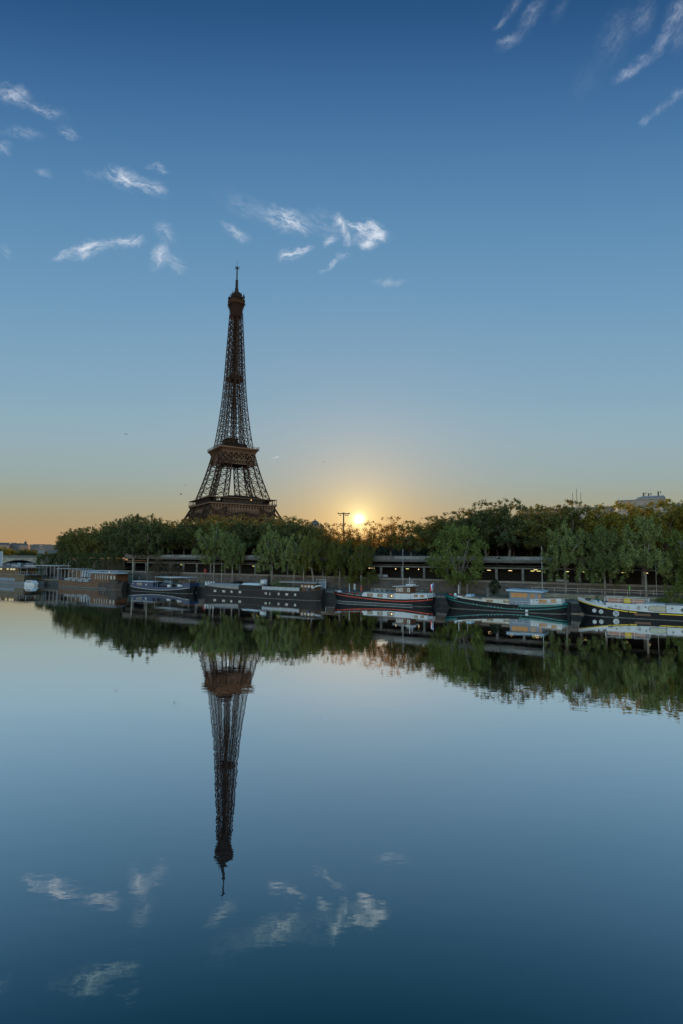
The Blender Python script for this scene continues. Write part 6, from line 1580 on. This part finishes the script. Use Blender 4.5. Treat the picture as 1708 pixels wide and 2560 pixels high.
MB().box(-16, 16, -8, 8, 0, zt - 10).build('wall', FARW[2], o); MB().lathe([(7.5, zt - 10), (7.8, zt - 8.4), (6.6, zt - 5), (4, zt - 2.6), (1.2, zt - 1.6), (1.0, zt), (.2, zt + 1.6)], 16).build('dome', FROOF, o); m = MB()
for k in range(10): m.box(-14.5 + k * 3, -13.3 + k * 3, -8.1, -8.003, zt - 16, zt - 12.5)
m.build('windows', GLASSB, o)
# short contrail
d_ = ray(688, 1142); Y = 2400; ct_ = thing('contrail', (d_.x * Y / d_.y, Y, 0), .1, 'short thin white contrail in the sky right of the tower', 'contrail')
zc = z_of(688, 1142, Y); MB().tube([(-14, 0, zc - 4.5), (-4, 0, zc - 1.2), (10, 0, zc + 3.2), (15, 0, zc + 5)], [.3, 1.0, 1.5, .6], 8).build('vapour', mat('white_vapour', (.9, .9, .9), 1, .05), ct_)
# birds, aeroplane and contrail
BIRD = mat('bird_feathers', (.04, .04, .045), .9)
def bird(x, y, Y, label, span, rz):
    d_ = ray(x, y); o = thing('bird', Vector((d_.x * Y / d_.y, Y, z_of(x, y, Y))), rz, label, 'bird', 'birds in the sky')
    m = MB(); m.ball((0, 0, 0), (.07, .2, .07), 8, 6); m.ball((0, -.22, .03), .055, 8, 5); m.add([(0, .15, 0), (.09, .36, .01), (-.09, .36, .01), (0, .2, .03)], [(0, 1, 2), (0, 3, 1), (0, 2, 3), (1, 3, 2)]); m.build('body', BIRD, o)
    for sx in (-1, 1): m = MB(); m.add([(sx * .05, -.15, .05), (sx * span * .5, -.1, .28), (sx * span, .15, .1), (sx * span * .5, .16, .26), (sx * .05, .2, .05), (sx * span * .5, 0, .22)], [(0, 1, 3, 4), (1, 2, 3), (0, 5, 1), (4, 3, 5), (1, 5, 2), (2, 5, 3), (0, 4, 5)]); m.build('wing', BIRD, o)
    return o
bird(462, 1213, 170, 'tiny bird left of the tower legs, upper one', .34, .4); bird(452, 1236, 150, 'tiny bird left of the tower legs, lower one', .28, 1.2); bird(808, 1153, 200, 'tiny bird high above the trees right of the tower', .28, .2)
d_ = ray(315, 1082); Y = 1500; o = thing('aeroplane', (d_.x * Y / d_.y, Y, z_of(315, 1082, Y)), .15, 'small dark aeroplane flying left of the tower', 'aeroplane')
MB().tube([(-4.5, 0, .3), (-3.5, 0, .5), (3.5, 0, 0), (4.6, 0, -.2)], [.1, .55, .6, .1], 8).build('fuselage', GREYD, o)
for sy in (-1, 1): m = MB(); m.prism([(0.9, 0), (-.8, 0), (-2.0, sy * 4.5), (-1.3, sy * 4.5)], -.1, .12); m.build('wing', GREYD, o)
m = MB(); m.prism_y([(-4.4, .4), (-3.2, .5), (-4.0, 2.0), (-4.8, 2.0)], -.1, .1); m.prism([(-3.6, -1.8), (-3.6, 1.8), (-4.4, 1.8), (-4.4, -1.8)], .5, .65); m.build('tail', GREYD, o)
for o in COL.objects:
    if 'label' in o and len(o['label'].split()) > 16: print('LONG', len(o['label'].split()), o['label'])
